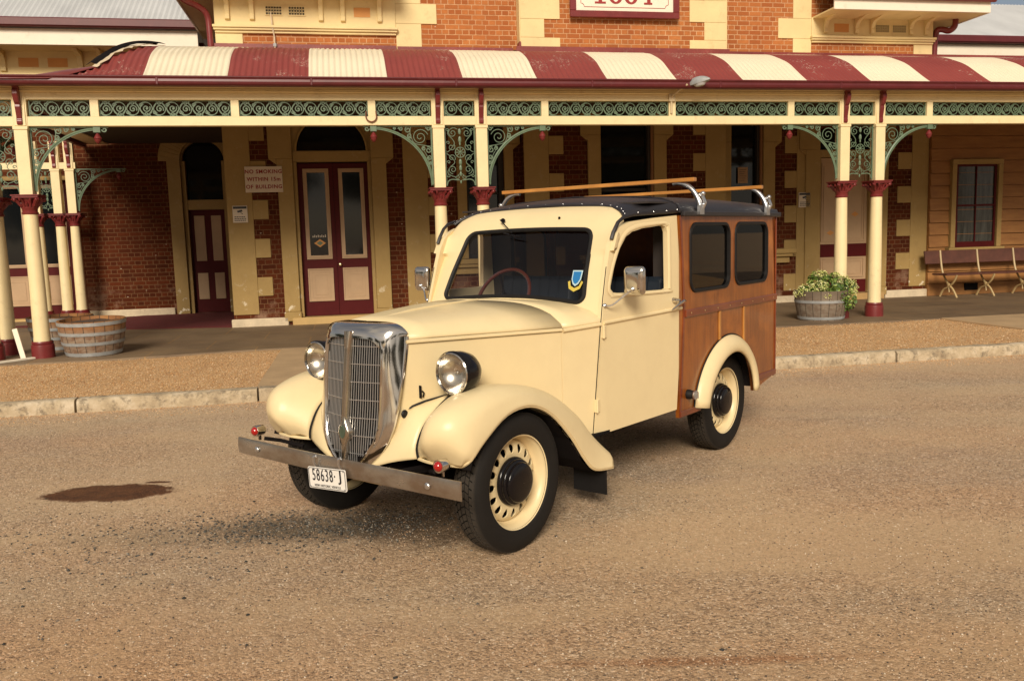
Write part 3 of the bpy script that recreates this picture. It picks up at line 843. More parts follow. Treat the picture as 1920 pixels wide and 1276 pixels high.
def vent(x, z, y, kind, parent=st, w=.30, h=.15):
    if kind == 'panel':
        bx('ochre_panel', M['orange_panel'], [(x - w / 2, x + w / 2, y - .042, y - .0355, z - h / 2, z + h / 2)], parent)
    else:
        bx('vent_back', M['dark'], [(x - w / 2, x + w / 2, y - .040, y - .0355, z - h / 2, z + h / 2)], parent)
        b = B(); yy = y - .048
        panel_frame(b, x - w / 2 - .01, x + w / 2 + .01, z - h / 2 - .01, z + h / 2 + .01, yy + .012, .012, proud=.014)
        for i in range(6):
            cx = x - w / 2 + w * (i + .5) / 6
            for j in range(3):
                cz = z - h / 2 + h * (j + .5) / 3
                rr = h / 6.3
                b.tube([(cx + rr * math.cos(t * PI / 4), yy, cz + rr * math.sin(t * PI / 4)) for t in range(9)], .005, 4, caps=False)
        b.build('vent_grille', M['cream_top'], parent)
cornice_band(2.03, 4.979, WB, 4.985, 5.62)
cornice_band(12.711, 15.27, WB, 4.985, 5.42)
for x_ in (2.33, 2.72, 3.83, 4.19, 4.80): corbel(x_ - .09, WB, 5.16, 5.62, .35)
for x_ in (2.98, 3.35): vent(x_, 5.33, WB, 'vent', w=.26, h=.14)
vent(4.42, 5.33, WB, 'panel', w=.27, h=.15)
for x_ in (12.98, 13.62, 13.95, 14.77, 15.10): corbel(x_, WB, 5.13, 5.42, .40)
vent(13.32, 5.24, WB, 'panel', w=.30, h=.15)
for x_ in (14.17, 14.53): vent(x_, 5.24, WB, 'vent', w=.29, h=.14)
# eaves over the flanking blocks: fascia, soffit, hipped iron roof, gutter
def eaves_roof(xa, xb, y0, z0, zf, xr0, xr1, zr, yr):
    bx('eaves_fascia', M['white_board'], [(xa, xb, y0, y0 + .03, z0, zf)], bevel=.004)
    bx('eaves_soffit', M['cream_top'], [(xa + .0, xb - .0, y0 + .031, WB + .0, z0 + .012, z0 + .04)])
    b = B(); b.add([(xa - .05, y0 - .06, zf), (xb + .05, y0 - .06, zf), (xr1, yr, zr), (xr0, yr, zr)], [(0, 1, 2, 3)])
    b.build('block_roof', M['grey_roof'], st, solid=.02)
    b = B(); b.tube([(xa - .05, y0 - .05, zf - .02), (xb + .05, y0 - .05, zf - .02)], .055, 8)
    b.build('eaves_gutter', M['maroon'], st, smooth=True)
eaves_roof(1.35, 4.95, 2.45, 5.64, 5.78, 2.0, 4.95, 7.6, 5.6)
eaves_roof(12.73, 15.92, 2.35, 5.39, 5.64, 12.73, 15.0, 7.2, 5.6)
for q_ in [(15.89, 15.92, 2.381, 6.6, 5.39, 5.64), (1.35, 1.38, 2.481, 6.6, 5.64, 5.78)]: bx('eaves_fascia', M['white_board'], [q_])
for q_ in [(15.271, 15.889, WB + .001, 6.6, 5.40, 5.43), (1.381, 2.029, WB + .001, 6.6, 5.652, 5.68)]: bx('eaves_soffit', M['cream_top'], [q_])
# downpipes with swan necks
def downpipe(pts, r=.05):
    b = B(); b.tube(catmull(pts, 6), r, 10); b.build('downpipe', M['maroon'], st, smooth=True)
downpipe([(1.55, 2.5, 5.66), (1.56, 2.55, 5.50), (1.62, 2.75, 5.40), (1.82, 2.98, 5.34), (1.93, 3.05, 5.22), (1.95, 3.06, 4.9), (1.95, 3.06, 4.2)])
downpipe([(15.62, 2.9, 5.40), (15.60, 2.9, 5.27), (15.52, 2.95, 5.20), (15.42, 3.02, 5.24), (15.36, 3.08, 5.22), (15.35, 3.12, 5.0), (15.35, 3.14, 4.4)], .055)
b = B(); b.tube([(2.93, WB - .07, 5.30), (2.95, WB - .09, 5.05), (2.97, WB - .06, 4.9), (2.97, WB - .06, 4.3)], .013, 6)
b.build('conduit', M['cement'], st)
bx('conduit_bracket', M['steel'], [(2.945, 2.995, WB - .075, WB, 4.75, 4.80)])

# -- wings set back on both sides (wall plane 6.7)
WW = 6.7
opens_w = [(-2.95, -1.45, .12, 2.9), (.72, 1.60, .12, 3.75)]
bx('wing_wall', M['brick_low'], zcols(-12, 2.029, WW, WW + .4, opens_w, 0, 4.85))
bx('wing_dark_room', M['dark'], [(-12, 2.0, WW + .9, WW + .95, 0, 4.8)])
bx('wing_wall', M['brick_low'], [(15.271, 34, WW, WW + .4, 0, 4.85)])
for q_ in [(-1.25, .42, WW - .05, WW, .1, .26), (-12, -3.2, WW - .05, WW, .1, .26)]: bx('wing_plinth', M['cement'], [q_], bevel=.01)
# arched doorway in the left wing
b = B(); b.box(.46, .719, WW - .05, WW, .12, 3.35); b.box(1.601, 2.0, WW - .05, WW, .12, 3.35)
n0 = 24; cx, cz, r0, r1 = 1.16, 3.25, .44, .86
ring = [(cx + r0 * math.cos(PI * i / n0), cz + r0 * math.sin(PI * i / n0)) for i in range(n0 + 1)]
outer = [(cx + r1 * math.cos(PI * i / n0), cz + r1 * math.sin(PI * i / n0)) for i in range(n0 + 1)]
for i in range(n0): b.prism([ring[i], outer[i], outer[i + 1], ring[i + 1]], WW - .052, WW)
b.build('arched_architrave', M['cream_wall'], st, bevel=.006)
arch_plate(.7201, 1.5999, 3.251, 3.75, WW + .02, WW + .15, .415).build('arch_head', M['cream_wall'], st)
d = empty('arched_side_door', (0, 0, 0)); d.parent = st; d['label'] = 'narrow maroon door with cream panels under an arched light'
bx('door_frame', M['cream_wall'], [(.7201, .80, WW + .02, WW + .22, .12, 3.25), (1.52, 1.5999, WW + .02, WW + .22, .12, 3.25), (.801, 1.519, WW + .03, WW + .2, 2.26, 2.46)], d)
bx('door_leaf', M['maroon_door'], [(.801, 1.519, WW + .14, WW + .19, .125, 2.259)], d)
b = B()
for (xa, xb) in ((.89, 1.10), (1.23, 1.43)):
    b.box(xa, xb, WW + .125, WW + .139, .40, .95); b.box(xa, xb, WW + .125, WW + .139, 1.20, 2.14)
b.build('door_panel', M['tan'], d, bevel=.006)
bx('arched_light', M['black_glass'], [(.80, 1.52, WW + .18, WW + .19, 2.461, 3.72)], d)
# glazed double door at far left
d = empty('wing_double_door', (0, 0, 0)); d.parent = st; d['label'] = 'maroon double door with cream lower panels in the left wing'
bx('door_frame', M['cream_wall'], [(-3.03, -2.951, WW - .03, WW + .2, .12, 2.98), (-1.449, -1.37, WW - .03, WW + .2, .12, 2.98), (-2.951, -1.449, WW - .03, WW + .2, 2.901, 2.98)], d)
door_leaf(-2.949, -2.205, .14, 2.9, WW + .06, d); door_leaf(-2.195, -1.451, .14, 2.9, WW + .06, d)
bx('door_step', mat_simple('ochre_step_far', (.50, .33, .13), .7), [(-3.1, -1.35, WW - .25, WW + .05, .1, .16)], d)
# wing frieze, corbels, gutter, roof
for (xa, xb, sgn) in ((-12, 1.34, 0), (15.93, 34, 1)):
    cornice_band(xa, xb if sgn == 0 else xb, WW, 4.86, 5.5, 'wing_cornice')
    bx('wing_upper_wall', M['brick_low'], [(xa, xb, WW + .001, WW + .4, 4.851, 5.6)])
    bx('wing_fascia', M['white_board'], [(xa, xb, 5.96, 5.99, 5.36, 5.655)], bevel=.004)
    bx('wing_soffit', M['cream_top'], [(xa, xb, 5.991, WW - .001, 5.38, 5.40)])
    b = B(); b.prism([(5.80, 5.69), (5.80, 5.81), (5.815, 5.83), (5.83, 5.81), (5.83, 5.70), (5.955, 5.69), (5.955, 5.80), (5.97, 5.80), (5.97, 5.67), (5.83, 5.665)], xa, xb, 'yz')
    b.build('wing_gutter', M['gutter'], st)
    # corrugated iron roof
    n = int((xb - xa) / .025); rings = []
    for (yy, zz) in ((5.86, 5.80), (8.8, 7.36 if sgn else 7.9), (12, 5.8)):
        rings.append([(xa + (xb - xa) * i / n, yy, zz + .012 * math.sin(2 * PI * i * .025 / .10)) for i in range(n + 1)])
    b = B(); b.loft(rings, False); b.build('wing_roof', M['grey_roof'], st, smooth=True)
xs = [(-2.40, 'b'), (-1.95, 'p'), (-1.42, 'p'), (-1.0, 'b'), (-.60, 'b'), (-.05, 'v'), (.62, 'b'), (1.15, 'b'), (-3.4, 'v'), (-2.8, 'b'), (-4.1, 'v'), (-4.5, 'b')]
for x_, t_ in xs:
    if t_ == 'b': corbel(x_, WW, 4.98, 5.38, .45, w=.10)
    elif t_ == 'p': vent(x_, 5.17, WW, 'panel', w=.36, h=.17)
    else: vent(x_, 5.17, WW, 'vent', w=.34, h=.17)
for x_ in (18.1, 18.5, 19.7, 20.1, 21.2): corbel(x_, WW, 4.98, 5.38, .45, w=.10)
# -- weatherboard infill at right
b = B(); z = .12; k_ = 0
while z < 4.4:
    h = .24
    b.prism([(3.0, z), (3.03, z + h - .016), (3.055, z + h - .015), (3.055, z + h), (3.2, z + h), (3.2, z)], 15.275, 24, 'yz'); z += h
b2 = b
o = b2.build('weatherboard_wall', M['boards'], st)
bx('weatherboard_wall_base', M['boards'], [(15.275, 24, 3.03, 3.19, .08, .1199)])
win = bx('weatherboard_window', M['cream_wall'], [(15.70, 15.80, 2.94, 3.03, 1.06, 2.68), (16.74, 16.84, 2.94, 3.03, 1.06, 2.68), (15.70, 16.84, 2.935, 3.03, 2.681, 2.78), (15.64, 16.90, 2.90, 3.04, .98, 1.059)], bevel=.006)
bx('window_sash', M['maroon_door'], [(15.82, 15.86, 2.975, 3.0, 1.06, 2.68), (16.68, 16.72, 2.975, 3.0, 1.06, 2.68), (15.86, 16.68, 2.975, 3.0, 1.06, 1.17), (15.86, 16.68, 2.975, 3.0, 1.865, 1.90), (15.86, 16.68, 2.975, 3.0, 2.64, 2.68), (16.258, 16.277, 2.975, 3.0, 1.17, 2.64)], win)
def curtain_mat():
    k = N('curtain_behind_glass')
    f = k.noise(3, 5, .6, src=k.map(scale=(5, 1, .6)))
    k.set(Base_Color=k.ramp(f, [(.35, (.018, .019, .016)), (.7, (.075, .076, .066))]), Roughness=.15)
    return k.mat
bx('window_pane', curtain_mat(), [(15.86, 16.68, 3.001, 3.008, 1.17, 2.64)], win)
bx('air_brick', M['dark'], [(16.10, 16.40, 3.0, 3.03, .20, .34)])

# ------------------------------------------------------------------ signs on the building
def sign(name, a, y, z, label, cat='sign'):
    return empty(name, F(a, y, z), FYAW, label=label, cat=cat)
s = sign('year_plaque', 8.96, BC - .09, 5.62, 'maroon framed white plaque with the year 1884 on the upper brick wall', 'plaque')
b = B(); panel_frame(b, -1.00, 1.00, -.36, .55, 0.0, .11, proud=.05); fr = b.build('plaque_frame', M['maroon'], s, bevel=.008)
b = B(); b.box(-.889, .889, -.02, .05, -.249, .439); b.build('plaque_board', M['white_board'], s)
b = B(); pl = rrect(-.86, .86, -.20, .39, .001, 1)
pts = []
for (sx_, sz_) in ((1, 1), (-1, 1), (-1, -1), (1, -1)):
    cx, cz = .80 * sx_, (.37 if sz_ > 0 else -.185); rr = .06
    arc = [(cx - sx_ * rr * math.cos(t * PI / 8), -.021, cz - sz_ * rr * math.sin(t * PI / 8)) for t in range(5)]
    if sx_ * sz_ > 0: arc = arc[::-1]
    pts += arc
pts.append(pts[0]); b.tube(pts, .006, 4); b.build('plaque_border', M['sign_red'], s)
def numeral(ch, cx, z0, w, h):
    b = B(); ya, yb = -.030, -.0205; t = .062
    def ring(cx_, cz, rx, rz, tx, tz, n=28):
        for i in range(n):
            p = [(cx_ + k_ * math.cos(2 * PI * (i + d_) / n), cz + q_ * math.sin(2 * PI * (i + d_) / n)) for (k_, q_, d_) in ((rx, rz, 0), (rx, rz, 1), (rx - tx, rz - tz, 1), (rx - tx, rz - tz, 0))]
            b.prism(p, ya, yb)
    if ch == '1':
        b.box(cx - t / 2, cx + t / 2, ya, yb, z0 + .03, z0 + h); b.box(cx - w * .38, cx + w * .38, ya, yb, z0, z0 + .0295)
        b.prism([(cx - t / 2 - .001, z0 + h), (cx - t / 2 - .001, z0 + h - .06), (cx - w * .36, z0 + h - .10), (cx - w * .36, z0 + h - .07)], ya, yb)
    elif ch == '8':
        ring(cx, z0 + h * .29, w * .46, h * .29, .066, .030); ring(cx, z0 + h * .775, w * .40, h * .225, .060, .028)
    else:
        b.box(cx + w * .06, cx + w * .06 + t, ya, yb, z0 + .03, z0 + h); b.box(cx - w * .16, cx + w * .42, ya, yb, z0, z0 + .0295)
        b.box(cx - w * .48, cx + w * .055, ya, yb, z0 + h * .28, z0 + h * .28 + .032); b.box(cx + w * .06 + t + .001, cx + w * .48, ya, yb, z0 + h * .28, z0 + h * .28 + .032)
        b.prism([(cx - w * .48, z0 + h * .28 + .033), (cx + w * .055, z0 + h), (cx + w * .055, z0 + h - .06), (cx - w * .34, z0 + h * .28 + .033)], ya, yb)
    return b.build('year_numeral', M['sign_red'], s)
for i_, ch in enumerate('1884'): numeral(ch, -.03 + (-.42 + .28 * i_), -.125, .26, .40)
s = sign('no_smoking_sign', 2.66, WB - .065, 2.59, 'white sign with red NO SMOKING lettering beside the maroon double door')
b = B(); b.box(-.305, .305, 0, .02, -.215, .215); b.build('sign_board', M['sign_white'], s, bevel=.004)
for i, t in enumerate(('NO SMOKING', 'WITHIN 15m', 'OF BUILDING')):
    text_mesh(t, .088, .002, 'sign_lettering', M['sign_red'], s, up_text(0, -.003, .125 - .125 * i), offset=.0022, sx=1.0, space=1.12)
b = B(); b.tube([(-.27, .01, -.20), (-.2, .01, -.19)], .004, 5)
def camera_sign(a, z, label, w=.24, h=.28):
    s = sign('surveillance_sign', a, WB - .045, z, label)
    b = B(); b.box(-w / 2, w / 2, 0, .012, -h / 2, h / 2); b.build('sign_board', M['sign_white'], s)
    bx('sign_header', M['ink'], [(-w / 2 + .01, w / 2 - .01, -.004, -.001, h / 2 - .05, h / 2 - .012)], s)
    b = B(); b.prism([(-.05, .055), (.03, .075), (.045, .045), (-.035, .025)], -.004, -.001); b.prism([(-.0, .03), (.012, .03), (.05, .0), (.04, -.004)], -.0045, -.001)
    b.build('camera_symbol', M['ink'], s)
    b = B()
    for k_ in range(3):
        z_ = -.045 - .03 * k_; x_ = -w / 2 + .025
        while x_ < w / 2 - .04:
            l = random.uniform(.012, .03); b.box(x_, x_ + l, -.003, -.001, z_ - .007, z_ + .007); x_ += l + .007
    b.build('sign_small_print', M['ink'], s)
random.seed(2)
camera_sign(2.24, 2.02, 'small surveillance camera sign on cream wall beside the arched side door')
camera_sign(12.60, 2.06, 'small surveillance camera sign on cream wall right of the van roof')
s = sign('paper_notice', 11.40, WB + .10, 2.55, 'sheet of paper taped inside the dark window above the van', 'notice')
b = B(); b.box(-.10, .10, 0, .003, -.15, .15); b.build('paper_sheet', mat_simple('aged_paper', (.36, .22, .12), .7), s)
b = B()
for k_ in range(6): b.box(-.07, .07 - .02 * (k_ % 3), -.002, -.0005, .10 - .04 * k_, .108 - .04 * k_)
b.build('paper_print', M['trim'], s)
# ------------------------------------------------------------------ verandah
ve = empty('verandah', FO, FYAW, label='long verandah with striped maroon and cream iron roof and green cast iron lace', cat='verandah')
PZ = .118
# roof heightfield
PB = [-.315, -.2, 0, .14, .28, .42, .55, .72, .9, 1.2, 1.52, 2.0, 3.08]
PR = [3.622, 3.68, 3.81, 3.905, 4.0, 4.075, 4.13, 4.20, 4.26, 4.325, 4.385, 4.49, 4.735]
def prof(b): return interp(b, PB, PR)
hipA = [.44, .63, .78, .93, 1.02, 1.215, 1.33, 1.45, 1.5]; hipB = [-.315, -.28, -.18, -.04, .2, .54, .9, 1.6, 3.1]
step = .0125; a0_, a1_ = .44, 26.0
bs = list(np.interp(np.linspace(0, 1, 26), np.linspace(0, 1, len(PB)), PB))
n = int((a1_ - a0_) / step)
b = B(); rings = []
for i in range(n + 1):
    a = a0_ + step * i
    ph = .0115 * math.sin(2 * PI * a / .0762)
    bh = interp(a, hipA, hipB) if a < 1.5 else 3.2
    row = []
    for bv in bs:
        bb_ = min(bv, bh) if a < 1.5 else bv
        row.append((a, bb_, prof(bb_) + ph))
    rings.append(row)
b.loft(rings, False)
b.build('striped_roof', M['roof'], ve, smooth=True, angle=180)
# roof sheet of the left return, with torn flashing over the hip
b = B()
r1 = [(-.98, -.36, 3.60), (-.5, -.36, 3.60), (0, -.36, 3.60), (.44, -.36, 3.605), (.63, -.30, 3.645), (.78, -.18, 3.72), (.93, -.04, 3.80)]
r2 = [(-1.0, .2, 3.60), (-.55, .3, 3.645), (-.2, .45, 3.74), (.15, .55, 3.83), (.45, .6, 3.895), (.72, .6, 3.93), (.98, .55, 3.965)]
r3 = [(-1.0, 1.6, 3.60), (-.6, 1.7, 3.62), (-.3, 1.8, 3.72), (0, 1.9, 3.80), (.3, 2.0, 3.88), (.7, 2.0, 3.94), (1.3, 2.0, 4.0)]
r4 = [(-1.0, 6.6, 3.60), (-.6, 6.6, 3.66), (-.3, 6.6, 3.74), (0, 6.6, 3.82), (.5, 6.6, 3.95), (1.0, 6.6, 4.1), (2.0, 6.6, 4.3)]
b.loft([r1, r2, r3, r4], False)
b.build('return_roof', M['red_sheet'], ve, solid=.006, smooth=True)
b = B()
tf = [(.90, .0, 3.83), (1.0, .25, 4.0), (1.12, .5, 4.15), (1.25, .8, 4.27), (1.36, 1.2, 4.37), (1.46, 1.6, 4.44)]
tf = catmull(tf, 5)
b.loft([[(p.x - .09, p.y, p.z + .0), (p.x - .02, p.y - .02, p.z + .035), (p.x + .05, p.y, p.z + .015)] for p in tf], False)
b.build('torn_flashing', M['dark'], ve, solid=.004)
b = B(); rnd = random.Random(4)
b.loft([[(p.x - .0, p.y - .05, p.z - .02), (p.x + .05 + rnd.uniform(0, .05), p.y - .07, p.z - .025 + rnd.uniform(-.01, .01))] for p in tf], False)
b.build('torn_flashing_edge', M['cement'], ve, solid=.004)
# wall flashing strip over the roof
for q_ in [(2.0, 4.97, WB - .03, WB - .021, 4.70, 4.80), (7.02, 10.96, BC - .035, BC - .022, 4.66, 4.775), (4.99, 7.0, WB - .03, WB - .021, 4.70, 4.79), (10.97, 26, WB - .03, WB - .021, 4.70, 4.785)]: bx('wall_flashing', M['red_sheet'], [q_], ve)
b = B(); b.prism([(6.98, 4.70), (7.06, 4.76), (7.08, 4.86), (7.10, 4.84), (7.10, 4.70)], BC - .04, WB - .02); b.build('wall_flashing', M['red_sheet'], ve)
# flat iron behind the hip for the soffit and dark underside
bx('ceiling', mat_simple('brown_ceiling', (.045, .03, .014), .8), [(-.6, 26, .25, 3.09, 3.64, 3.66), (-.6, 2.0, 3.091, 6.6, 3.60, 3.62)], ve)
# gutter
def gutter(path_pts, name='gutter'):
    pr = [(.0, .0), (-.10, .0), (-.125, .02), (-.132, .05), (-.128, .085), (-.145, .10), (-.145, .118), (-.120, .120), (-.118, .06), (-.105, .025), (0.0, .02)]
    b = B()
    (xa, xb) = path_pts
    b.prism([(-.205 + p[0], 3.53 + p[1]) for p in pr], xa, xb, 'yz')
    for i in range(int((xb - xa) / 1.9)):
        x = xa + .8 + 1.9 * i
        b.box(x, x + .03, -.342, -.20, 3.538, 3.63)
    return b.build(name, M['gutter'], ve, bevel=.006)
gutter((-1.0, 26))
b = B(); b.box(-1.12, -1.0, -.32, 6.6, 3.53, 3.63); b.build('gutter', M['gutter'], ve, bevel=.02)
bx('eaves_soffit', M['cream'], [(-.95, 26, -.205, .02, 3.585, 3.60), (-.95, -.6, .021, 6.6, 3.585, 3.60)], ve)
# beams (front and left return): helper works in a local frame along x
post_a = [-.60, 0.0, 5.28, 5.882, 11.46, 12.055, 17.6, 18.2]
def beams(x0, x1, y, along='x'):
    b = B()
    def bb_(p0, p1, d0, d1, z0, z1):
        if along == 'x': b.box(p0, p1, y + d0, y + d1, z0, z1)
        else: b.box(y - d1, y - d0, p0, p1, z0, z1)
    bb_(x0, x1, -.05, .05, 3.065, 3.185)
    bb_(x0, x1, -.05, .05, 3.395, 3.485)
    bb_(x0, x1, -.055, .05, 3.486, 3.5849)
    bb_(x0, x1, -.085, -.056, 3.49, 3.507); bb_(x0, x1, -.075, -.056, 3.5071, 3.53); bb_(x0, x1, -.11, -.056, 3.545, 3.5845)
    return b.build('verandah_beam', M['cream'], ve, bevel=.006)
beams(-.68, 26, 0)
def stile(x, y=0, along='x'):
    b = B()
    if along == 'x': b.box(x - .05, x + .05, y - .045, y + .045, 3.186, 3.394)
    else: b.box(y - .045, y + .045, x - .05, x + .05, 3.186, 3.394)
    b.build('frieze_stile', M['cream'], ve)
# --- cast iron lace
def spiral(cx, cz, r0, a0, turns, shrink=.25, n=14, sgn=1):
    n = int(n * 1.6)
    return [(cx + (r0 * (1 - (1 - shrink) * i / n)) * math.cos(a0 + sgn * 2 * PI * turns * i / n), 0, cz + (r0 * (1 - (1 - shrink) * i / n)) * math.sin(a0 + sgn * 2 * PI * turns * i / n)) for i in range(n + 1)]
LR = .0092
def lace(b, pts, r=LR): b.tube(catmull(pts, 4) if len(pts) < 9 else pts, r, 4, caps=False)
def frieze_panel(x0, x1, z0=3.186, z1=3.394):
    b = B(); L = x1 - x0; h = z1 - z0
    b.box(x0, x1, -.010, .010, z0, z0 + .012); b.box(x0, x1, -.010, .010, z1 - .012, z1)
    b.box(x0, x0 + .012, -.010, .010, z0 + .013, z1 - .013); b.box(x1 - .012, x1, -.010, .010, z0 + .013, z1 - .013)
    k = max(1, round(L / .165)); u = L / k; zc = (z0 + z1) / 2; A = h * .41
    for s_, ph in ((1, 0), (-1, 0)):
        pts = []
        for i in range(k * 10 + 1):
            x = x0 + L * i / (k * 10); t = (x - x0) / u
            pts.append((x, 0, zc + s_ * A * math.sin(PI * t + ph) * (1 if s_ > 0 else .9)))
        if s_ > 0: lace(b, pts)
    for i in range(k):
        cx = x0 + u * (i + .5); up = 1 if i % 2 == 0 else -1
        if k > 1 or True: lace(b, [(cx + min(.074, u * .49) * math.cos(t * PI / 9), 0, zc + .080 * math.sin(t * PI / 9)) for t in range(19)], LR * .8)
        lace(b, spiral(cx, zc - up * .004, .050, -up * PI * .15, 1.35, .22, 13, up))
        b.sphere((cx + .004, 0, zc), .014, 6, 4, sc=(1, .6, 1.2))
        lace(b, [(cx - .035, 0, z0 + .015 if up < 0 else z1 - .015), (cx - .005, 0, zc - up * .055 * -1 if False else (z0 + .05 if up < 0 else z1 - .05)), (cx + .05, 0, z0 + .013 if up < 0 else z1 - .013)])
        lace(b, [(x0 + u * i + .012, 0, zc - up * .05), (x0 + u * i + .045, 0, zc - up * .082), (x0 + u * (i + .5) + .01, 0, zc - up * .088)])
        lace(b, spiral(x0 + u * i + .02, zc - up * .045, .026, 0, 1.1, .4, 8, -up), LR * .85)
    return b
for (x0, x1) in [(-.50, -.10), (.10, .83), (.93, 2.556), (2.657, 4.335), (4.437, 5.18), (5.38, 5.782), (5.982, 6.746), (6.854, 8.648), (8.754, 10.53), (10.632, 11.36), (11.56, 11.955), (12.155, 12.86), (12.96, 14.70), (14.80, 16.6), (16.7, 17.5)]:
    frieze_panel(x0, x1).build('frieze_lace', M['green'], ve)
for x in (.88, 2.606, 4.386, 6.80, 8.70, 10.58, 12.91, 14.75, 16.65): stile(x)
def spandrel(px, s, y=0, along='x'):
    """quarter-arch lace bracket beside a post; s=+1 extends to +x"""
    b = B(); x0 = .085; zt = 3.064; zb = 2.26; w = .82
    P = lambda x, z: (s * x, 0, z)
    arc = [P(x0 + .012 + (w - .02) * (1 - math.cos(PI / 2 * i / 18)), zb + (zt - .03 - zb) * math.sin(PI / 2 * i / 18)) for i in range(19)]
    b.tube(arc, .019, 6); 
    b.tube([(p[0] + s * .016, -.012, p[2] - .012) for p in arc], .007, 4)
    b.box(min(s * x0, s * (x0 + .018)), max(s * x0, s * (x0 + .018)), -.014, .014, zb, zt)
    b.box(min(s * x0, s * (w + .2)), max(s * x0, s * (w + .2)), -.014, .014, zt - .016, zt)
    sp = [tuple(P(p[0], p[2])) for p in spiral(x0 + .165, zt - .155, .112, PI * .9, 1.9, .12, 26, -1)]
    lace(b, sp, .0065)
    for (cx, cz, r, a, sg) in ((x0 + .05, zt - .04, .035, 0, 1), (x0 + .055, zt - .33, .045, 1.2, 1), (x0 + .045, zt - .43, .034, 0, -1), (x0 + .035, zt - .51, .022, 1, 1), (x0 + .33, zt - .055, .045, 2, -1), (x0 + .43, zt - .042, .032, 0, 1), (x0 + .51, zt - .032, .020, 1, -1), (x0 + .12, zt - .31, .03, 2, -1), (x0 + .31, zt - .135, .034, 4, 1)):
        lace(b, [tuple(P(p[0], p[2])) for p in spiral(cx, cz, r, a, 1.4, .25, 12, sg)])
    lace(b, [P(x0 + .02, zt - .28), P(x0 + .12, zt - .265), P(x0 + .25, zt - .23), P(x0 + .3, zt - .10), P(x0 + .29, zt - .02)], .006)
    lace(b, [P(x0 + .02, zt - .62), P(x0 + .05, zt - .52), P(x0 + .08, zt - .40), P(x0 + .15, zt - .30)], .005)
    # block at the tip
    bx0, bx1 = sorted((s * (w + .02), s * (w + .105)))
    b.box(bx0, bx1, -.03, .03, zt - .075, zt)
    lace(b, [tuple(P(p[0], p[2])) for p in spiral(w + .15, zt - .038, .032, PI, 1.0, .3, 8, 1)], .011)
    o = b.build('spandrel_bracket', M['green'], ve, smooth=True)
    c = B(); cx = s * (w + .062)
    c.lathe([(.002, 2.845), (.02, 2.855), (.040, 2.885), (.043, 2.905), (.052, 2.912), (.045, 2.925), (.030, 2.955), (.014, 2.975), (.012, 2.99)], 14, (cx, 0, 0))
    d = c.build('drop_finial', M['maroon'], o, smooth=True)
    if along == 'x': o.location = (px, y, 0)
    else: o.location = (y, px, 0); o.rotation_euler = (0, 0, PI / 2)
    return o
def pair_panel(xc, y=0, along='x'):
    b = B(); zt = 3.064; zb = 2.27; w = .212
    for s in (1, -1):
        b.box(min(s * w, s * (w - .014)), max(s * w, s * (w - .014)), -.012, .012, zb - .03, zt)
        P = lambda x, z: (s * x, 0, z)
        for (cx, cz, r, a, t, sg) in ((.10, zt - .10, .062, PI * .5, 1.5, -1), (.12, zt - .29, .052, PI * .8, 1.2, 1), (.165, zt - .235, .026, 0, 1.0, 1), (.12, zt - .44, .052, -PI * .8, 1.2, -1), (.165, zt - .50, .026, 0, 1.0, 1), (.11, zt - .60, .060, -PI * .5, 1.5, 1), (.17, zt - .68, .026, 0, 1.0, -1), (.17, zt - .06, .024, 0, 1.1, 1), (.045, zt - .70, .034, 0, 1.0, -1)):
            lace(b, [tuple(P(p[0], p[2])) for p in spiral(cx, cz, r, a, t, .2, 14, sg)], .006)
        lace(b, [P(.03, zt - .05), P(.10, zt - .03), P(.17, zt - .10), P(.10, zt - .19), P(.08, zt - .25), P(.15, zt - .34), P(.19, zt - .36)], .006)
        lace(b, [P(.19, zt - .38), P(.14, zt - .42), P(.08, zt - .50), P(.15, zt - .57), P(.18, zt - .65), P(.08, zt - .70), P(.02, zt - .66)], .006)
        lace(b, [P(.02, zt - .745), P(.07, zt - .74), P(.13, zt - .735), P(.18, zt - .76), P(.198, zt - .82)], .009)
    b.box(-w, w, -.012, .012, zt - .014, zt)
    zc = zt - .365
    lace(b, [(.07 * math.cos(t * PI / 10), 0, zc + .07 * math.sin(t * PI / 10)) for t in range(21)], .007)
    for t in range(8): lace(b, [(.018 * math.cos(t * PI / 4), 0, zc + .018 * math.sin(t * PI / 4)), (.068 * math.cos(t * PI / 4), 0, zc + .068 * math.sin(t * PI / 4))], .007)
    b.sphere((0, 0, zc), .02, 8, 5)
    for (cz, h) in ((zt - .08, .05), (zt - .19, .055), (zt - .25, .03), (zt - .50, .055), (zt - .58, .05), (zt - .66, .04), (zt - .77, .03)):
        b.sphere((0, 0, cz), h * .62, 8, 5, sc=(.7, .45, 1.4))
    o = b.build('lace_panel', M['green'], ve)
    if along == 'x': o.location = (xc, y, 0)
    else: o.location = (y, xc, 0); o.rotation_euler = (0, 0, PI / 2)
    return o
for (a, s) in ((0, 1), (5.28, -1), (5.882, 1), (11.46, -1), (12.055, 1), (17.6, -1), (-.6, -1)): spandrel(a, s)
for a in (-.30, 5.581, 11.757, 17.9): pair_panel(a)
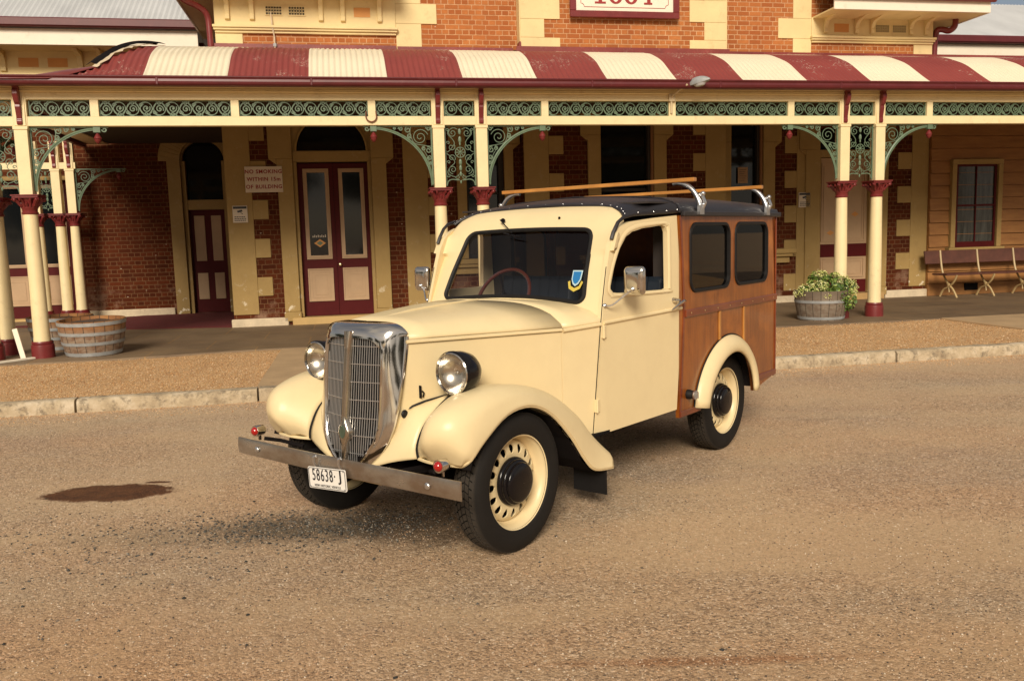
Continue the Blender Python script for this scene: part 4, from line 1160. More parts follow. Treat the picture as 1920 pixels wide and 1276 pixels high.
# --- posts
def rsq(h, x=0, y=0): return [(x + h, y + h), (x - h, y + h), (x - h, y - h), (x + h, y - h)]
def make_post(a, y, first=None):
    if first is not None:
        r = first.copy(); COL.objects.link(r); r.parent = ve; r.location = (a, y, 0)
        for ch in list(first.children):
            c = ch.copy(); COL.objects.link(c); c.parent = r
        return r
    b = B()
    b.lathe([(.105, .30), (.103, .345), (.098, .40), (.094, 1.2), (.084, 1.97)], 28)
    b.box(-.078, .078, -.078, .078, 2.18, 3.064)
    b.box(-.088, .088, -.088, .088, 3.02, 3.0639)
    b.box(-.085, .085, -.054, .054, 3.0641, 3.5848)
    b.box(-.068, .068, -.066, -.053, 3.07, 3.58)
    p = b.build('verandah_post', M['cream'], ve, smooth=True, bevel=.004)
    c = B()
    c.lathe([(.122, .335), (.128, .32), (.128, .305), (.120, .298), (.135, .288), (.138, .27), (.138, PZ)], 28)
    c.build('post_base', M['maroon'], p, smooth=True, angle=35)
    c = B()
    c.lathe([(.088, 1.965), (.098, 1.975), (.098, 1.99), (.088, 1.997), (.090, 2.035), (.098, 2.042), (.098, 2.055), (.086, 2.062), (.088, 2.09), (.098, 2.13), (.122, 2.165), (.12, 2.185)], 20)
    c.box(-.150, .150, -.150, .150, 2.172, 2.196); c.box(-.163, .163, -.163, .163, 2.1965, 2.212)
    for k in range(8):
        t = PI / 8 + k * PI / 4; big = 1.0
        ca, sa = math.cos(t), math.sin(t); R1 = .15 if k % 2 else .15
        pth = [(ca * .09, sa * .09, 2.055), (ca * .100, sa * .100, 2.10), (ca * .130, sa * .130, 2.15), (ca * (R1 + .02), sa * (R1 + .02), 2.158), (ca * (R1 + .012), sa * (R1 + .012), 2.135)]
        c.tube(pth, [.013, .017, .017, .014, .007], 6)
    for k in range(8):
        t = k * PI / 4; ca, sa = math.cos(t), math.sin(t)
        c.tube([(ca * .085, sa * .085, 2.058), (ca * .098, sa * .098, 2.085), (ca * .118, sa * .118, 2.112), (ca * .122, sa * .122, 2.100)], [.014, .018, .014, .007], 6)
    for k in range(4):
        t = PI / 4 + k * PI / 2; ca, sa = math.cos(t), math.sin(t)
        c.sphere((ca * .185, sa * .185, 2.150), .026, 8, 6)
        c.tube([(ca * .10, sa * .10, 2.07), (ca * .15, sa * .15, 2.13), (ca * .205, sa * .205, 2.168), (ca * .215, sa * .215, 2.15), (ca * .195, sa * .195, 2.14)], [.02, .022, .02, .016, .008], 6)
    c.build('post_capital', M['maroon'], p, smooth=True, angle=50)
    c = B()
    pr = [(-.067, 3.075), (-.085, 3.09), (-.09, 3.13), (-.078, 3.15), (-.088, 3.20), (-.11, 3.30), (-.105, 3.33), (-.125, 3.35), (-.150, 3.40), (-.168, 3.45), (-.165, 3.50), (-.145, 3.52), (-.17, 3.545), (-.17, 3.584), (-.067, 3.584)]
    c.prism(pr, -.032, .032, 'yz')
    c.build('gutter_bracket', M['maroon'], p, bevel=.006)
    p.location = (a, y, 0)
    return p
first = make_post(0.0, 0.0)
for a in (-.6, 5.28, 5.882, 11.46, 12.055, 17.6, 18.2): make_post(a, 0, first)
# left return of the verandah
side_posts = [(-.60, .55), (-1.86, 6.1), (-1.47, 6.1), (-1.21, 6.1)]
for (a, y) in side_posts: make_post(a, y, first)
bx('verandah_beam', M['cream'], [(-3.2, -1.1, 6.05, 6.15, 3.065, 3.185)], ve)
spandrel(.55, 1, -.6, 'y'); pair_panel(.28, -.6, 'y')
pair_panel(-1.66, 6.1); spandrel(-1.21, 1, 6.1)
# ------------------------------------------------------------------ things on the verandah
# hook (horseshoe) and flood light
h = empty('iron_hook', F(4.375, -.07, 3.16), FYAW, label='rusty iron horseshoe fixed to the cream beam above the finial', cat='horseshoe')
b = B(); b.tube([(-.065, 0, .09)] + [(.072 * math.cos(t * PI / 10), 0, .02 + .072 * math.sin(t * PI / 10)) for t in range(9, 22)] + [(.065, 0, .09)], .010, 6)
b.build('horseshoe', mat_simple('rusty_iron', (.16, .055, .025), .7, var=.3), h, smooth=True)
h = empty('area_light', F(8.68, -.06, 3.42), FYAW, label='grey street style lamp on a short arm above the beam', cat='lamp')
b = B(); b.tube(catmull([(0, 0, -.20), (0, -.02, .02), (.03, -.10, .07), (.08, -.20, .12), (.13, -.28, .16)], 4), .016, 8)
b.box(-.045, .045, -.03, .05, -.03, .07)
b.build('lamp_arm', mat_simple('pale_arm_paint', (.60, .48, .30), .5), h, smooth=True)
b = B(); rings = []
for i in range(11):
    t = i / 10; wdt = .085 * math.sin(PI * min(1, (t * .9 + .08))) ** .6; hh = .07 * math.sin(PI * (t * .9 + .07)) ** .7
    rings.append([(wdt * math.cos(q * PI / 8), 0, hh * max(-.25, math.sin(q * PI / 8))) for q in range(16)])
for i, r in enumerate(rings):
    rings[i] = [(p[0] * .8, -.13 - .36 * i / 10, p[2]) for p in r]
n0 = len(b.v); b.loft(rings, True, True)
hd = b.build('lamp_head', M['steel'], h, smooth=True)
hd.location = (.09, -.08, .135); hd.scale = (1.05, 1.0, 1.25); hd.rotation_euler = (math.radians(-8), 0, math.radians(38))
b = B(); b.lathe([(.001, -.045), (.04, -.042), (.058, -.02), (.062, -.012)], 14)
ln = b.build('lamp_lens', N('frosted_lens').set(Base_Color=(.5, .5, .5), Roughness=.2).mat, hd, smooth=True); ln.location = (0, -.33, 0); ln.scale = (1, 1.6, 1)

# barrel tubs
def tub_wood(name, c1, c2, silver=0.5):
    k = N(name)
    x, y, z = k.sep()[:3]
    ang = k.math('ARCTAN2', y, x)
    st_ = k.math('FLOOR', k.math('MULTIPLY', ang, 20 / (2 * PI)))
    rnd_ = k.n('ShaderNodeTexWhiteNoise', noise_dimensions='1D', i_W=st_).outputs[0]
    c = k.mix(rnd_, c1, c2)
    top = k.ramp(z, [(.30, 0.0), (.42, 1.0)])
    f = k.noise(5, 8, .7, src=k.map(scale=(2, 2, 3)))
    worn = k.mix(k.ramp(f, [(.4, 0.0), (.6, 1.0)]), (.16, .10, .07), (.30, .25, .19))
    c = k.mix(k.math('MULTIPLY', k.math('SUBTRACT', 1.0, top), silver), c, worn)
    gap = k.math('ABSOLUTE', k.math('SUBTRACT', k.math('FRACT', k.math('MULTIPLY', ang, 20 / (2 * PI))), .5))
    c = k.mix(k.ramp(gap, [(.44, 0.0), (.49, 1.0)]), c, (.03, .02, .012))
    k.set(Base_Color=c, Roughness=.75).bump(f, .004)
    return k.mat
wood_a = tub_wood('oak_stave', (.33, .15, .045), (.24, .10, .035), .75)
wood_b = tub_wood('grey_oak_stave', (.115, .085, .058), (.17, .13, .09), .5)
soil = mat_simple('dry_soil', (.09, .055, .035), .95, var=.4, scale=25, bump=.01, bscale=30)
def make_tub(label, loc, r0, r1, h, wood, hoops, group='half barrel planter tubs', rz=0, tilt=0):
    t = empty('barrel_tub', loc, FYAW + rz, label=label, cat='planter tub', group=group)
    if tilt: t.rotation_euler = (tilt, 0, FYAW + rz)
    def R(z): return r0 + (r1 - r0) * (z / h) + .02 * math.sin(PI * min(1, z / h * .8))
    b = B(); zs = [h * i / 10 for i in range(11)]
    b.lathe([(.001, 0)] + [(R(z), z) for z in zs] + [(R(h) - .03, h), (R(h * .8) - .03, h * .85), (.001, h * .85)], 40)
    b.build('tub_staves', wood, t, smooth=True, angle=50)
    for (z, wd) in hoops:
        b = B(); b.lathe([(R(z) + .001, z), (R(z) + .007, z), (R(z + wd) + .007, z + wd), (R(z + wd) + .001, z + wd)], 40)
        b.build('hoop', M['steel'], t, smooth=True, angle=30)
    b = B(); rr = R(h * .85) - .032; rings = []
    rnd = random.Random(9)
    for i in range(8):
        q = rr * (1 - i / 8)
        rings.append([(q * math.cos(k * PI / 12), q * math.sin(k * PI / 12), h * .90 + rnd.uniform(-.015, .015)) for k in range(24)])
    b.loft(rings, True, True); b.build('soil', soil, t, smooth=True)
    return t
make_tub('oak half barrel tub with grey hoops, nearer of the two beside the left posts', F(.60, .08, PZ), .33, .405, .47, wood_a, [(.02, .045), (.16, .04), (.29, .04), (.415, .045)], tilt=math.radians(2))
make_tub('oak half barrel tub standing behind the nearer one and the left post', F(-.05, .95, PZ), .33, .41, .47, wood_a, [(.02, .045), (.16, .04), (.29, .04), (.415, .045)])
tb3 = make_tub('weathered grey half barrel tub holding the flowering plant', F(11.08, -.10, PZ), .33, .385, .45, wood_b, [(.02, .04), (.27, .04)], rz=.4)
# flowering plant: leaves and pale flower clusters
pl = empty('flowering_plant', F(11.10, -.12, PZ + .36), FYAW, label='bushy green plant with pale yellow flowers growing in the grey tub', cat='plant')
def leaf_cloud(blobs, n, size, droop=.3, seed=1, flat=.5):
    rng = np.random.default_rng(seed); b = B()
    wts = np.array([q[3] for q in blobs]); wts = wts / wts.sum()
    for i in range(n):
        q = blobs[rng.choice(len(blobs), p=wts)]
        d = rng.normal(size=3); d /= np.linalg.norm(d); rr = .55 + .5 * rng.random() ** .5
        c = Vector((q[0] + d[0] * q[3] * rr, q[1] + d[1] * q[3] * rr, q[2] + d[2] * q[3] * rr * (q[4] if len(q) > 4 else .8)))
        s = size * (.6 + .8 * rng.random())
        nrm = Vector(d) + Vector(rng.normal(size=3)) * flat + Vector((0, 0, .4)); nrm.normalize()
        t = nrm.cross(Vector(rng.normal(size=3))).normalized(); u = nrm.cross(t)
        b.add([c - t * s, c - t * s * .3 + u * s * .55 + nrm * s * .12, c + t * s * .5 + u * s * .45 - nrm * s * .05, c + t * s - nrm * s * droop * .4, c + t * s * .5 - u * s * .45 - nrm * s * .05, c - t * s * .3 - u * s * .55 + nrm * s * .12], [(0, 1, 2, 3), (0, 3, 4, 5)])
    return b
def leaf_mat(name, stops, tr=.15):
    k = N(name); g = k.n('ShaderNodeNewGeometry').outputs['Random Per Island']
    k.set(Base_Color=k.ramp(g, stops), Roughness=.45)
    return k.mat
lm = leaf_mat('plant_leaf', [(0, (.035, .075, .012)), (.5, (.085, .15, .022)), (.85, (.20, .27, .045)), (1, (.30, .38, .09))])
fm = leaf_mat('pale_flower', [(0, (.36, .40, .09)), (.5, (.60, .60, .22)), (1, (.80, .76, .42))])
leaf_cloud([(-.05, 0, .16, .22, .9), (.17, -.03, .14, .22, .9), (.25, -.22, -.06, .15, 1.1), (.10, -.26, .0, .15, 1), (-.28, -.03, .07, .14, .7), (.0, .1, .25, .17), (.40, 0, .12, .14, .8)], 1500, .026, seed=3).build('leaves', lm, pl)
leaf_cloud([(-.30, -.06, .10, .15, .7), (-.14, -.14, .16, .13, .7), (-.12, -.3, .02, .08), (-.05, 0, .34, .10, .6), (.42, -.04, .14, .13, 1), (.36, .02, .22, .11, .8), (.42, -.12, .04, .08), (.2, 0, .32, .07, .5), (-.38, .02, .05, .10, .6)], 1900, .013, seed=8, flat=1.0).build('flowers', fm, pl)
b = B()
for i in range(14):
    t = i * 2.4; b.tube([(.1 * math.cos(t), .1 * math.sin(t), -.05), (.18 * math.cos(t), .15 * math.sin(t), .08), (.27 * math.cos(t) + .03, .2 * math.sin(t), .17)], .004, 4)
b.build('stems', lm, pl)
# white planks by the left post
tag(B().box(-.03, .03, -.012, .012, 0, .40).build('white_board', M['white_board']), 'short white board leaning upright between the two left maroon post bases', 'board')
o = COL.objects['white_board']; o.location = F(-.20, -.12, PZ + .008); o.rotation_euler = (math.radians(-6), math.radians(-13), FYAW)
o = B().box(0, .62, -.035, .035, 0, .02).build('white_board', M['white_board'])
tag(o, 'white board lying flat on the paving at the foot of the left post', 'board'); o.location = F(-.42, -.48, PZ + .003); o.rotation_euler = (0, 0, FYAW + .85)
# bench
be = empty('station_bench', F(16.6, 2.55, PZ), FYAW, label='long dark wooden bench with cream cast iron legs against the weatherboard wall', cat='bench')
bw = mat_simple('dark_bench_timber', (.10, .035, .022), .5, var=.25, scale=6)
x0, x1 = -1.42, 2.3
b = B(); b.box(x0 - .02, x1, -.22, .20, .43, .465); b.build('seat', bw, be, bevel=.006)
b = B(); b.box(x0 - .12, x1, -.02, .02, 0, .26); k_ = b.build('backrest', bw, be, bevel=.006); k_.location = (0, .27, .64); k_.rotation_euler = (math.radians(-12), 0, 0)
lg = mat_simple('cream_bench_iron', (.50, .36, .17), .5)
for x in (x0 + .20, x0 + 1.02, x0 + 1.84, x0 + 2.66, x0 + 3.45):
    b = B()
    b.tube(catmull([(x + .02, .30, .90), (x, .22, .60), (x, .16, .44), (x, .02, .26), (x, -.12, .16), (x, -.24, .0)], 5), .019, 6)
    b.tube(catmull([(x, -.22, .43), (x, -.14, .30), (x, .0, .20), (x, .14, .14), (x, .24, 0)], 5), .019, 6)
    b.tube([(x, 0, .26), (x, -.02, .10)], .014, 6)
    b.sphere((x, 0, .23), .045, 10, 6, sc=(.5, 1, 1))
    b.build('leg', lg, be, smooth=True)
# ------------------------------------------------------------------ vintage van. local frame: x to the rear, y = -v (v = visible left side), z up
CYAW = math.radians(51.9205)
car = empty('vintage_van', (-.5567, 4.2828, 0), CYAW, label='cream 1940s van with varnished wooden rear body parked on the gravel road', cat='van')
def V3(u, v, z): return (u, -v, z)
def vs(u, z=1.0):
    v = interp(u, [-.6, -.23, .6, .84, 1.6, 3.2], [.1363, .27, .57, .65, .735, .74])
    t = min(1, max(0, (z - 1.05) / .5)); w_ = interp(u, [.8, 1.6], [1, .15])
    return v - .045 * t * w_
def panel(name, poly, mat, s, thick=.03, off=0.0, bevel=.004, res=.08, fn=vs, label=None):
    """flat polygon (u,z) wrapped on the side surface v = fn(u,z)"""
    bm = bmesh.new()
    pts = []
    for i, p in enumerate(poly):
        q = poly[(i + 1) % len(poly)]; d = math.hypot(q[0] - p[0], q[1] - p[1]); k = max(1, int(d / res))
        for t in range(k): pts.append((p[0] + (q[0] - p[0]) * t / k, p[1] + (q[1] - p[1]) * t / k))
    vv = [bm.verts.new((p[0], 0, p[1])) for p in pts]
    f = bm.faces.new(vv)
    bmesh.ops.triangulate(bm, faces=bm.faces)
    # slice by vertical lines so the wrap bends smoothly
    us = [p[0] for p in pts]
    x = min(us) + .1
    while x < max(us) - .05:
        bmesh.ops.bisect_plane(bm, geom=bm.verts[:] + bm.edges[:] + bm.faces[:], plane_co=(x, 0, 0), plane_no=(1, 0, 0)); x += .1
    for z in (1.05, 1.15, 1.25, 1.4):
        bmesh.ops.bisect_plane(bm, geom=bm.verts[:] + bm.edges[:] + bm.faces[:], plane_co=(0, 0, z), plane_no=(0, 0, 1))
    r = bmesh.ops.extrude_face_region(bm, geom=bm.faces[:])
    ex = {v for v in r['geom'] if isinstance(v, bmesh.types.BMVert)}
    for v in bm.verts:
        base = fn(v.co.x, v.co.z) + off
        v.co.y = -s * (base - (thick if v in ex else 0))
    bmesh.ops.recalc_face_normals(bm, faces=bm.faces)
    me = bpy.data.meshes.new(name); bm.to_mesh(me); bm.free(); me.materials.append(mat)
    o = bpy.data.objects.new(name, me); COL.objects.link(o); o.parent = car
    if label: o['label'] = label
    if bevel:
        md = o.modifiers.new('b', 'BEVEL'); md.width = bevel; md.segments = 2; md.limit_method = 'ANGLE'; md.angle_limit = math.radians(50)
    return o
def strip(name, path, mat, s, r, parent=car, off=.0, n=6, fn=vs, flat=None):
    b = B(); b.tube([V3(u, s * (fn(u, z) + off), z) for (u, z) in path], r, n, flat=flat)
    return b.build(name, mat, parent, smooth=True)
def ring_path(poly): return poly + [poly[0], poly[1]]

# ---- wheels
def tyre():
    b = B(); R = .338; W = .078
    prof = [(.222, -.060), (.235, -.072), (.265, -.080), (.295, -.078), (.318, -.070), (.330, -.060), (.334, -.050)]
    b.lathe(prof, 64, axis='y'); b.lathe([(p[0], -p[1]) for p in prof], 64, axis='y')
    b.lathe([(.325, -.052), (.327, 0), (.325, .052)], 64, axis='y')
    # tread blocks
    nb = 58
    rows = [(-.058, -.034, 0), (-.031, -.008, .5), (-.004, .020, 0), (.024, .047, .5), (.050, .060, 0)]
    rows = [(-.060, -.036, 0.0), (-.031, -.011, .45), (-.006, .016, .1), (.021, .036, .55), (.041, .060, .1)]
    for (ya, yb, ph) in rows:
        for i in range(nb):
            t0 = 2 * PI * (i + ph + .06) / nb; t1 = 2 * PI * (i + ph + .86) / nb; sk = .03 * (1 if int(ph * 10) % 2 else -1)
            ra = R - (.006 if abs(ya) > .05 else .001); rb = R - (.006 if abs(yb) > .05 else .001)
            q = []
            for rr_, in ((None,), (0,)):
                for (y, t, ro) in ((ya, t0, ra), (yb, t0 + sk, rb), (yb, t1 + sk, rb), (ya, t1, ra)):
                    r_ = .323 if rr_ is None else ro
                    q.append((r_ * math.cos(t), y, r_ * math.sin(t)))
            b.add(q, [(4, 5, 6, 7), (0, 1, 5, 4), (1, 2, 6, 5), (2, 3, 7, 6), (3, 0, 4, 7)])
    return b
def wheel_parts(parent):
    t = tyre().build('tyre', M['tyre'], parent, smooth=True, angle=25)
    b = B()
    # visible side is -y
    b.lathe([(.222, -.062), (.236, -.070), (.242, -.062), (.238, -.056), (.226, -.050), (.216, -.034), (.210, -.020), (.206, -.004), (.197, .010), (.192, .022)], 64, axis='y')
    b.lathe([(.192, .022), (.21, .03), (.222, .05), (.232, .064), (.222, .066)], 64, axis='y')
    b.build('rim', M['paint'], parent, smooth=True, angle=60)
    disc = B()
    pr = [(.194, .022), (.194, .002), (.180, -.012), (.165, -.022), (.145, -.026), (.125, -.022), (.105, -.016), (.06, -.016)]
    pr2 = [(.06, -.008), (.105, -.008), (.125, -.014), (.145, -.018), (.165, -.014), (.180, -.004), (.186, .008), (.186, .022)]
    loop = pr + pr2 + [pr[0]]
    disc.lathe(loop, 96, axis='y')
    d = disc.build('wheel_disc', M['paint'], parent, weld=True)
    cs = []
    for k in range(16):
        t = 2 * PI * k / 16
        c = B(); ring = []
        for i in range(12):
            q = 2 * PI * i / 12; rr = .156 + .023 * math.cos(q); ww = .0175 * math.sin(q) * (1 + .35 * math.cos(q))
            ring.append((rr * math.cos(t) - ww * math.sin(t), rr * math.sin(t) + ww * math.cos(t)))
        c.prism(ring, -.06, .05); cs.append(c)
    allc = B()
    for c in cs: allc.add(c.v, c.f)
    cut(d, [allc], 30)
    b = B(); b.lathe([(.116, -.010), (.118, -.022), (.117, -.034), (.112, -.038), (.108, -.040), (.110, -.050), (.107, -.058), (.100, -.061), (.096, -.062), (.097, -.070), (.092, -.077), (.078, -.083), (.050, -.088), (.02, -.090), (.001, -.091)], 40, axis='y')
    b.build('hub_cap', M['black'], parent, smooth=True, angle=60)
    b = B(); b.lathe([(.19, .03), (.15, .035), (.15, .10), (.03, .10)], 32, axis='y'); b.build('brake_drum', M['dark'], parent, smooth=True)
def make_wheel(u, v, side, first=None, steer=0):
    if first is None:
        r = empty('wheel', (0, 0, 0)); r.parent = car; wheel_parts(r)
    else:
        r = first.copy(); COL.objects.link(r); r.parent = car
        for ch in first.children:
            c = ch.copy(); COL.objects.link(c); c.parent = r
    r.location = V3(u, v * side, .338); r.rotation_euler = (0, 0, (0 if side > 0 else PI) + steer)
    return r
w0 = make_wheel(.082, .60, 1)
make_wheel(.082, .60, -1, w0); make_wheel(2.42, .60, 1, w0); make_wheel(2.42, .60, -1, w0)

# ---- hood and cowl
def hood_ring(u, vsd, zc, zt, side_z=None, crown=.5):
    pts = []
    for s in (1, -1):
        half = [(vsd, zc), (vsd + .001, zc + .012), (vsd - .008, zc + .028)]
        n = 9
        for i in range(1, n + 1):
            t = i / n
            v = (vsd - .008) * (1 - t); 
            # superelliptic crown
            e = (1 - (v / (vsd - .008)) ** 2.3)
            z = zc + .028 + (zt - zc - .028) * max(0, 1 - (v / (vsd - .008)) ** 3.3) ** .75
            half.append((v, z))
        if s == 1: pts += half
        else: pts += half[:-1][::-1]
    m = len(pts) // 2
    return [V3(u, (p[0] if i <= m else -p[0]), p[1]) for i, p in enumerate(pts)]
b = B()
hs = [(-.235, .258, 1.030, 1.112), (-.10, .308, 1.030, 1.126), (.10, .387, 1.027, 1.138), (.35, .479, 1.022, 1.148), (.598, .569, 1.015, 1.152)]
b.loft([hood_ring(*q) for q in hs], False)
b.build('bonnet', M['paint'], car, smooth=True, solid=.008, angle=35)
b = B()
cs_ = [(.602, .570, 1.015, 1.152), (.70, .605, 1.017, 1.150), (.80, .637, 1.020, 1.142), (.90, .652, 1.022, 1.135), (.97, .660, 1.022, 1.13)]
b.loft([hood_ring(*q) for q in cs_], False)
b.build('scuttle', M['paint'], car, smooth=True, solid=.008, angle=35)
b = B(); b.tube([V3(u, 0, interp(u, [-.23, .1, .35, .6], [1.108, 1.141, 1.151, 1.155])) for u in np.linspace(-.23, .6, 9)], .006, 6)
b.build('bonnet_hinge', M['paint'], car, smooth=True)
for s in (1, -1):
    # hinge bead along the bonnet side and below it the side panel
    strip('bonnet_moulding', [(u, interp(u, [-.23, .6], [1.024, 1.009])) for u in np.linspace(-.235, .595, 9)], M['paint'], s, .009, off=.002)
    sp = [(-.232, 1.012), (.596, .997), (.596, .50), (.30, .50), (-.02, .60), (-.20, .60), (-.335, .52), (-.310, .71), (-.262, .88)]
    panel('bonnet_side', sp, M['paint'], s, .012, off=-.004, bevel=.002)
    sp = [(.600, 1.010), (.842, 1.015), (.780, .39), (.60, .39)]
    panel('scuttle_side', sp, M['paint'], s, .012, off=-.002, bevel=.002)
    b = B(); b.tube([V3(u, s * (vs(u) + .004), interp(u, [.6, .845], [1.005, 1.018])) for u in (.603, .7, .78, .843)], .010, 6)
    b.build('scuttle_moulding', M['paint'], car, smooth=True)
# small bonnet details on the visible side
b = B(); b.sphere(V3(-.268, .268, .690), .020, 12, 8, sc=(1, .5, 1)); b.build('bonnet_plug', M['rubber'], car, smooth=True)
b = B(); yv = .292
b.box(-.182, -.177, -yv - .004, -yv + .01, .752, .812); b.tube([V3(-.170, .296, .755), V3(-.163, .298, .775), V3(-.172, .296, .785)], .004, 5)
b.build('bonnet_catch_slot', M['dark'], car)
# ---- chrome radiator shell
ZS = [.415, .45, .50, .56, .63, .72, .82, .92, 1.0, 1.045, 1.075, 1.092]
def sh(z, ys): return interp(z, ZS, ys)
C_U = [-.400, -.402, -.402, -.402, -.397, -.386, -.374, -.362, -.352, -.347, -.342, -.335]       # prow (v=0)
O_V = [.012, .062, .118, .158, .178, .184, .187, .187, .183, .172, .160, .14]                  # grille opening edge
O_U = [-.395, -.392, -.388, -.372, -.357, -.344, -.336, -.328, -.320, -.316, -.315, -.315]
R_V = [.090, .132, .190, .230, .256, .268, .272, .271, .270, .268, .264, .25]                  # rear edge
R_U = [-.385, -.375, -.362, -.347, -.332, -.310, -.284, -.256, -.236, -.230, -.227, -.225]
b = B()
for s in (1, -1):
    rings = []
    for z in list(np.linspace(.415, 1.05, 26)):
        ov, ou, rv, ru = sh(z, O_V), sh(z, O_U), sh(z, R_V), sh(z, R_U)
        row = []
        # inner lip, bead, shell curve to rear
        row.append(V3(ou + .030, s * (ov - .004), z))
        row.append(V3(ou, s * (ov - .002), z)); row.append(V3(ou - .008, s * (ov + .004), z)); row.append(V3(ou - .008, s * (ov + .012), z)); row.append(V3(ou + .001, s * (ov + .018), z))
        for i in range(1, 9):
            t = i / 8; a = t * PI / 2
            v = ov + .018 + (rv - ov - .018) * t ** .78; u = ou + .001 + (ru - ou - .001) * t ** 1.35
            row.append(V3(u, s * v, z))
        row.append(V3(ru + .012, s * (rv - .001), z))
        rings.append(row)
    b.loft(rings, False)
b.build('radiator_shell', M['chrome'], car, smooth=True, angle=55)
# shell top cap: rounds over to the bonnet
b = B(); rings = []
for i in range(33):
    t = -1 + 2 * i / 32; v = .267 * t; at = abs(t)
    zt = 1.112 - .046 * at ** 6
    uf = -.352 + .034 * at ** 2 + .088 * at ** 8
    z0_ = 1.044 - .05 * min(1, at * .267 / .19) ** 7; drop = zt - z0_; dep = max(.004, -.228 - uf)
    row = [V3(uf + .03 * (1 - at), v * .98, z0_)] + [V3(uf + dep * (1 - math.cos(q * PI / 14)) ** 1.0 * .62, v * (1 - .03 * (1 - q / 7)), z0_ + drop * math.sin(q * PI / 14)) for q in range(8)] + [V3(-.223, v, zt + .001)]
    rings.append(row)
b.loft(rings, False); b.build('radiator_cap_shell', M['chrome'], car, smooth=True, angle=60)
# grille slats
for s in (1, -1):
    b = B(); nv = 14
    for i in range(nv):
        t = (i + .6) / nv
        path = []
        for z in np.linspace(.43, 1.055, 22):
            ov, ou, cu = sh(z, O_V), sh(z, O_U), sh(z, C_U)
            v = .186 * t
            if v < ov - .003: path.append(V3(cu + .006 + (ou - cu) * (v / .186), s * v, z))
        if len(path) > 1: b.tube(path, .0024, 4)
    for z in np.linspace(.50, 1.005, 7):
        ov, ou, cu = sh(z, O_V), sh(z, O_U), sh(z, C_U)
        b.tube([V3(cu + .004, s * .015, z), V3(cu + .004 + (ou - cu) * (ov / .186), s * ov, z)], .0020, 4)
    b.build('grille', M['slat'], car)
b = B(); rings = []
for z in np.linspace(.43, 1.075, 20): rings.append([V3(sh(z, O_U) + .03, s_ * sh(z, O_V), z) for s_ in (1, .3, -.3, -1)])
b.loft(rings, False); b.build('radiator_core', M['dark'], car)
# centre bar with the oval badge
b = B(); rings = []
for z in np.linspace(.43, 1.075, 40):
    wv = max(.015 + .010 * max(0, (z - .98) / .1), .046 - abs(z - .60) * .52)
    if z < .53: wv = max(.004, min(wv, .015 * (z - .46) / .07 + .004))
    cu = sh(z, C_U)
    rings.append([V3(cu + .014, wv, z), V3(cu - .014, wv * .9, z), V3(cu - .020, wv * .62, z), V3(cu - .020, -wv * .62, z), V3(cu - .014, -wv * .9, z), V3(cu + .014, -wv, z)])
b.loft(rings, True, True); cb = b.build('centre_bar', M['nickel'], car, smooth=True, angle=50)
b = B(); b.lathe([(.001, -.4225), (.012, -.4225), (.018, -.4222), (.021, -.424), (.025, -.4235), (.027, -.418)], 20, (0, 0, 0), 'x')
o = b.build('oval_badge', mat_simple('badge_green', (.10, .14, .10), .3, metal=.5), cb, smooth=True); o.location = (0, 0, .602); o.scale = (1, .72, 1.2)
b = B()
for s in (1, -1): b.tube([V3(sh(z, O_U) - .006, s * (sh(z, O_V) + .008), z) for z in np.linspace(.44, 1.03, 16)], .006, 6)
b.build('grille_rim', M['chrome'], car, smooth=True)

# ---- front wings
st_lip = [(-.30, .500, .64), (-.29, .535, .685), (-.21, .610, .70), (-.05, .693, .70), (.13, .702, .70), (.30, .63, .70), (.46, .485, .705), (.575, .345, .71), (.665, .272, .715), (.83, .245, .72)]
st_sh = [(-.33, .505, .59), (-.37, .615, .650), (-.295, .715, .68), (-.10, .768, .69), (.11, .768, .69), (.345, .69, .69), (.55, .555, .695), (.68, .425, .70), (.76, .352, .71), (.84, .292, .72)]
st_cr = [(-.335, .503, .50), (-.415, .615, .515), (-.36, .735, .535), (-.15, .802, .55), (.10, .798, .56), (.37, .720, .57), (.60, .580, .58), (.72, .455, .60), (.79, .38, .62), (.84, .325, .64)]
st_in = [(-.305, .500, .385), (-.300, .560, .378), (-.235, .655, .380), (-.09, .745, .385), (.10, .768, .42), (.38, .68, .51), (.58, .55, .56), (.69, .45, .58), (.77, .38, .60), (.83, .33, .60)]
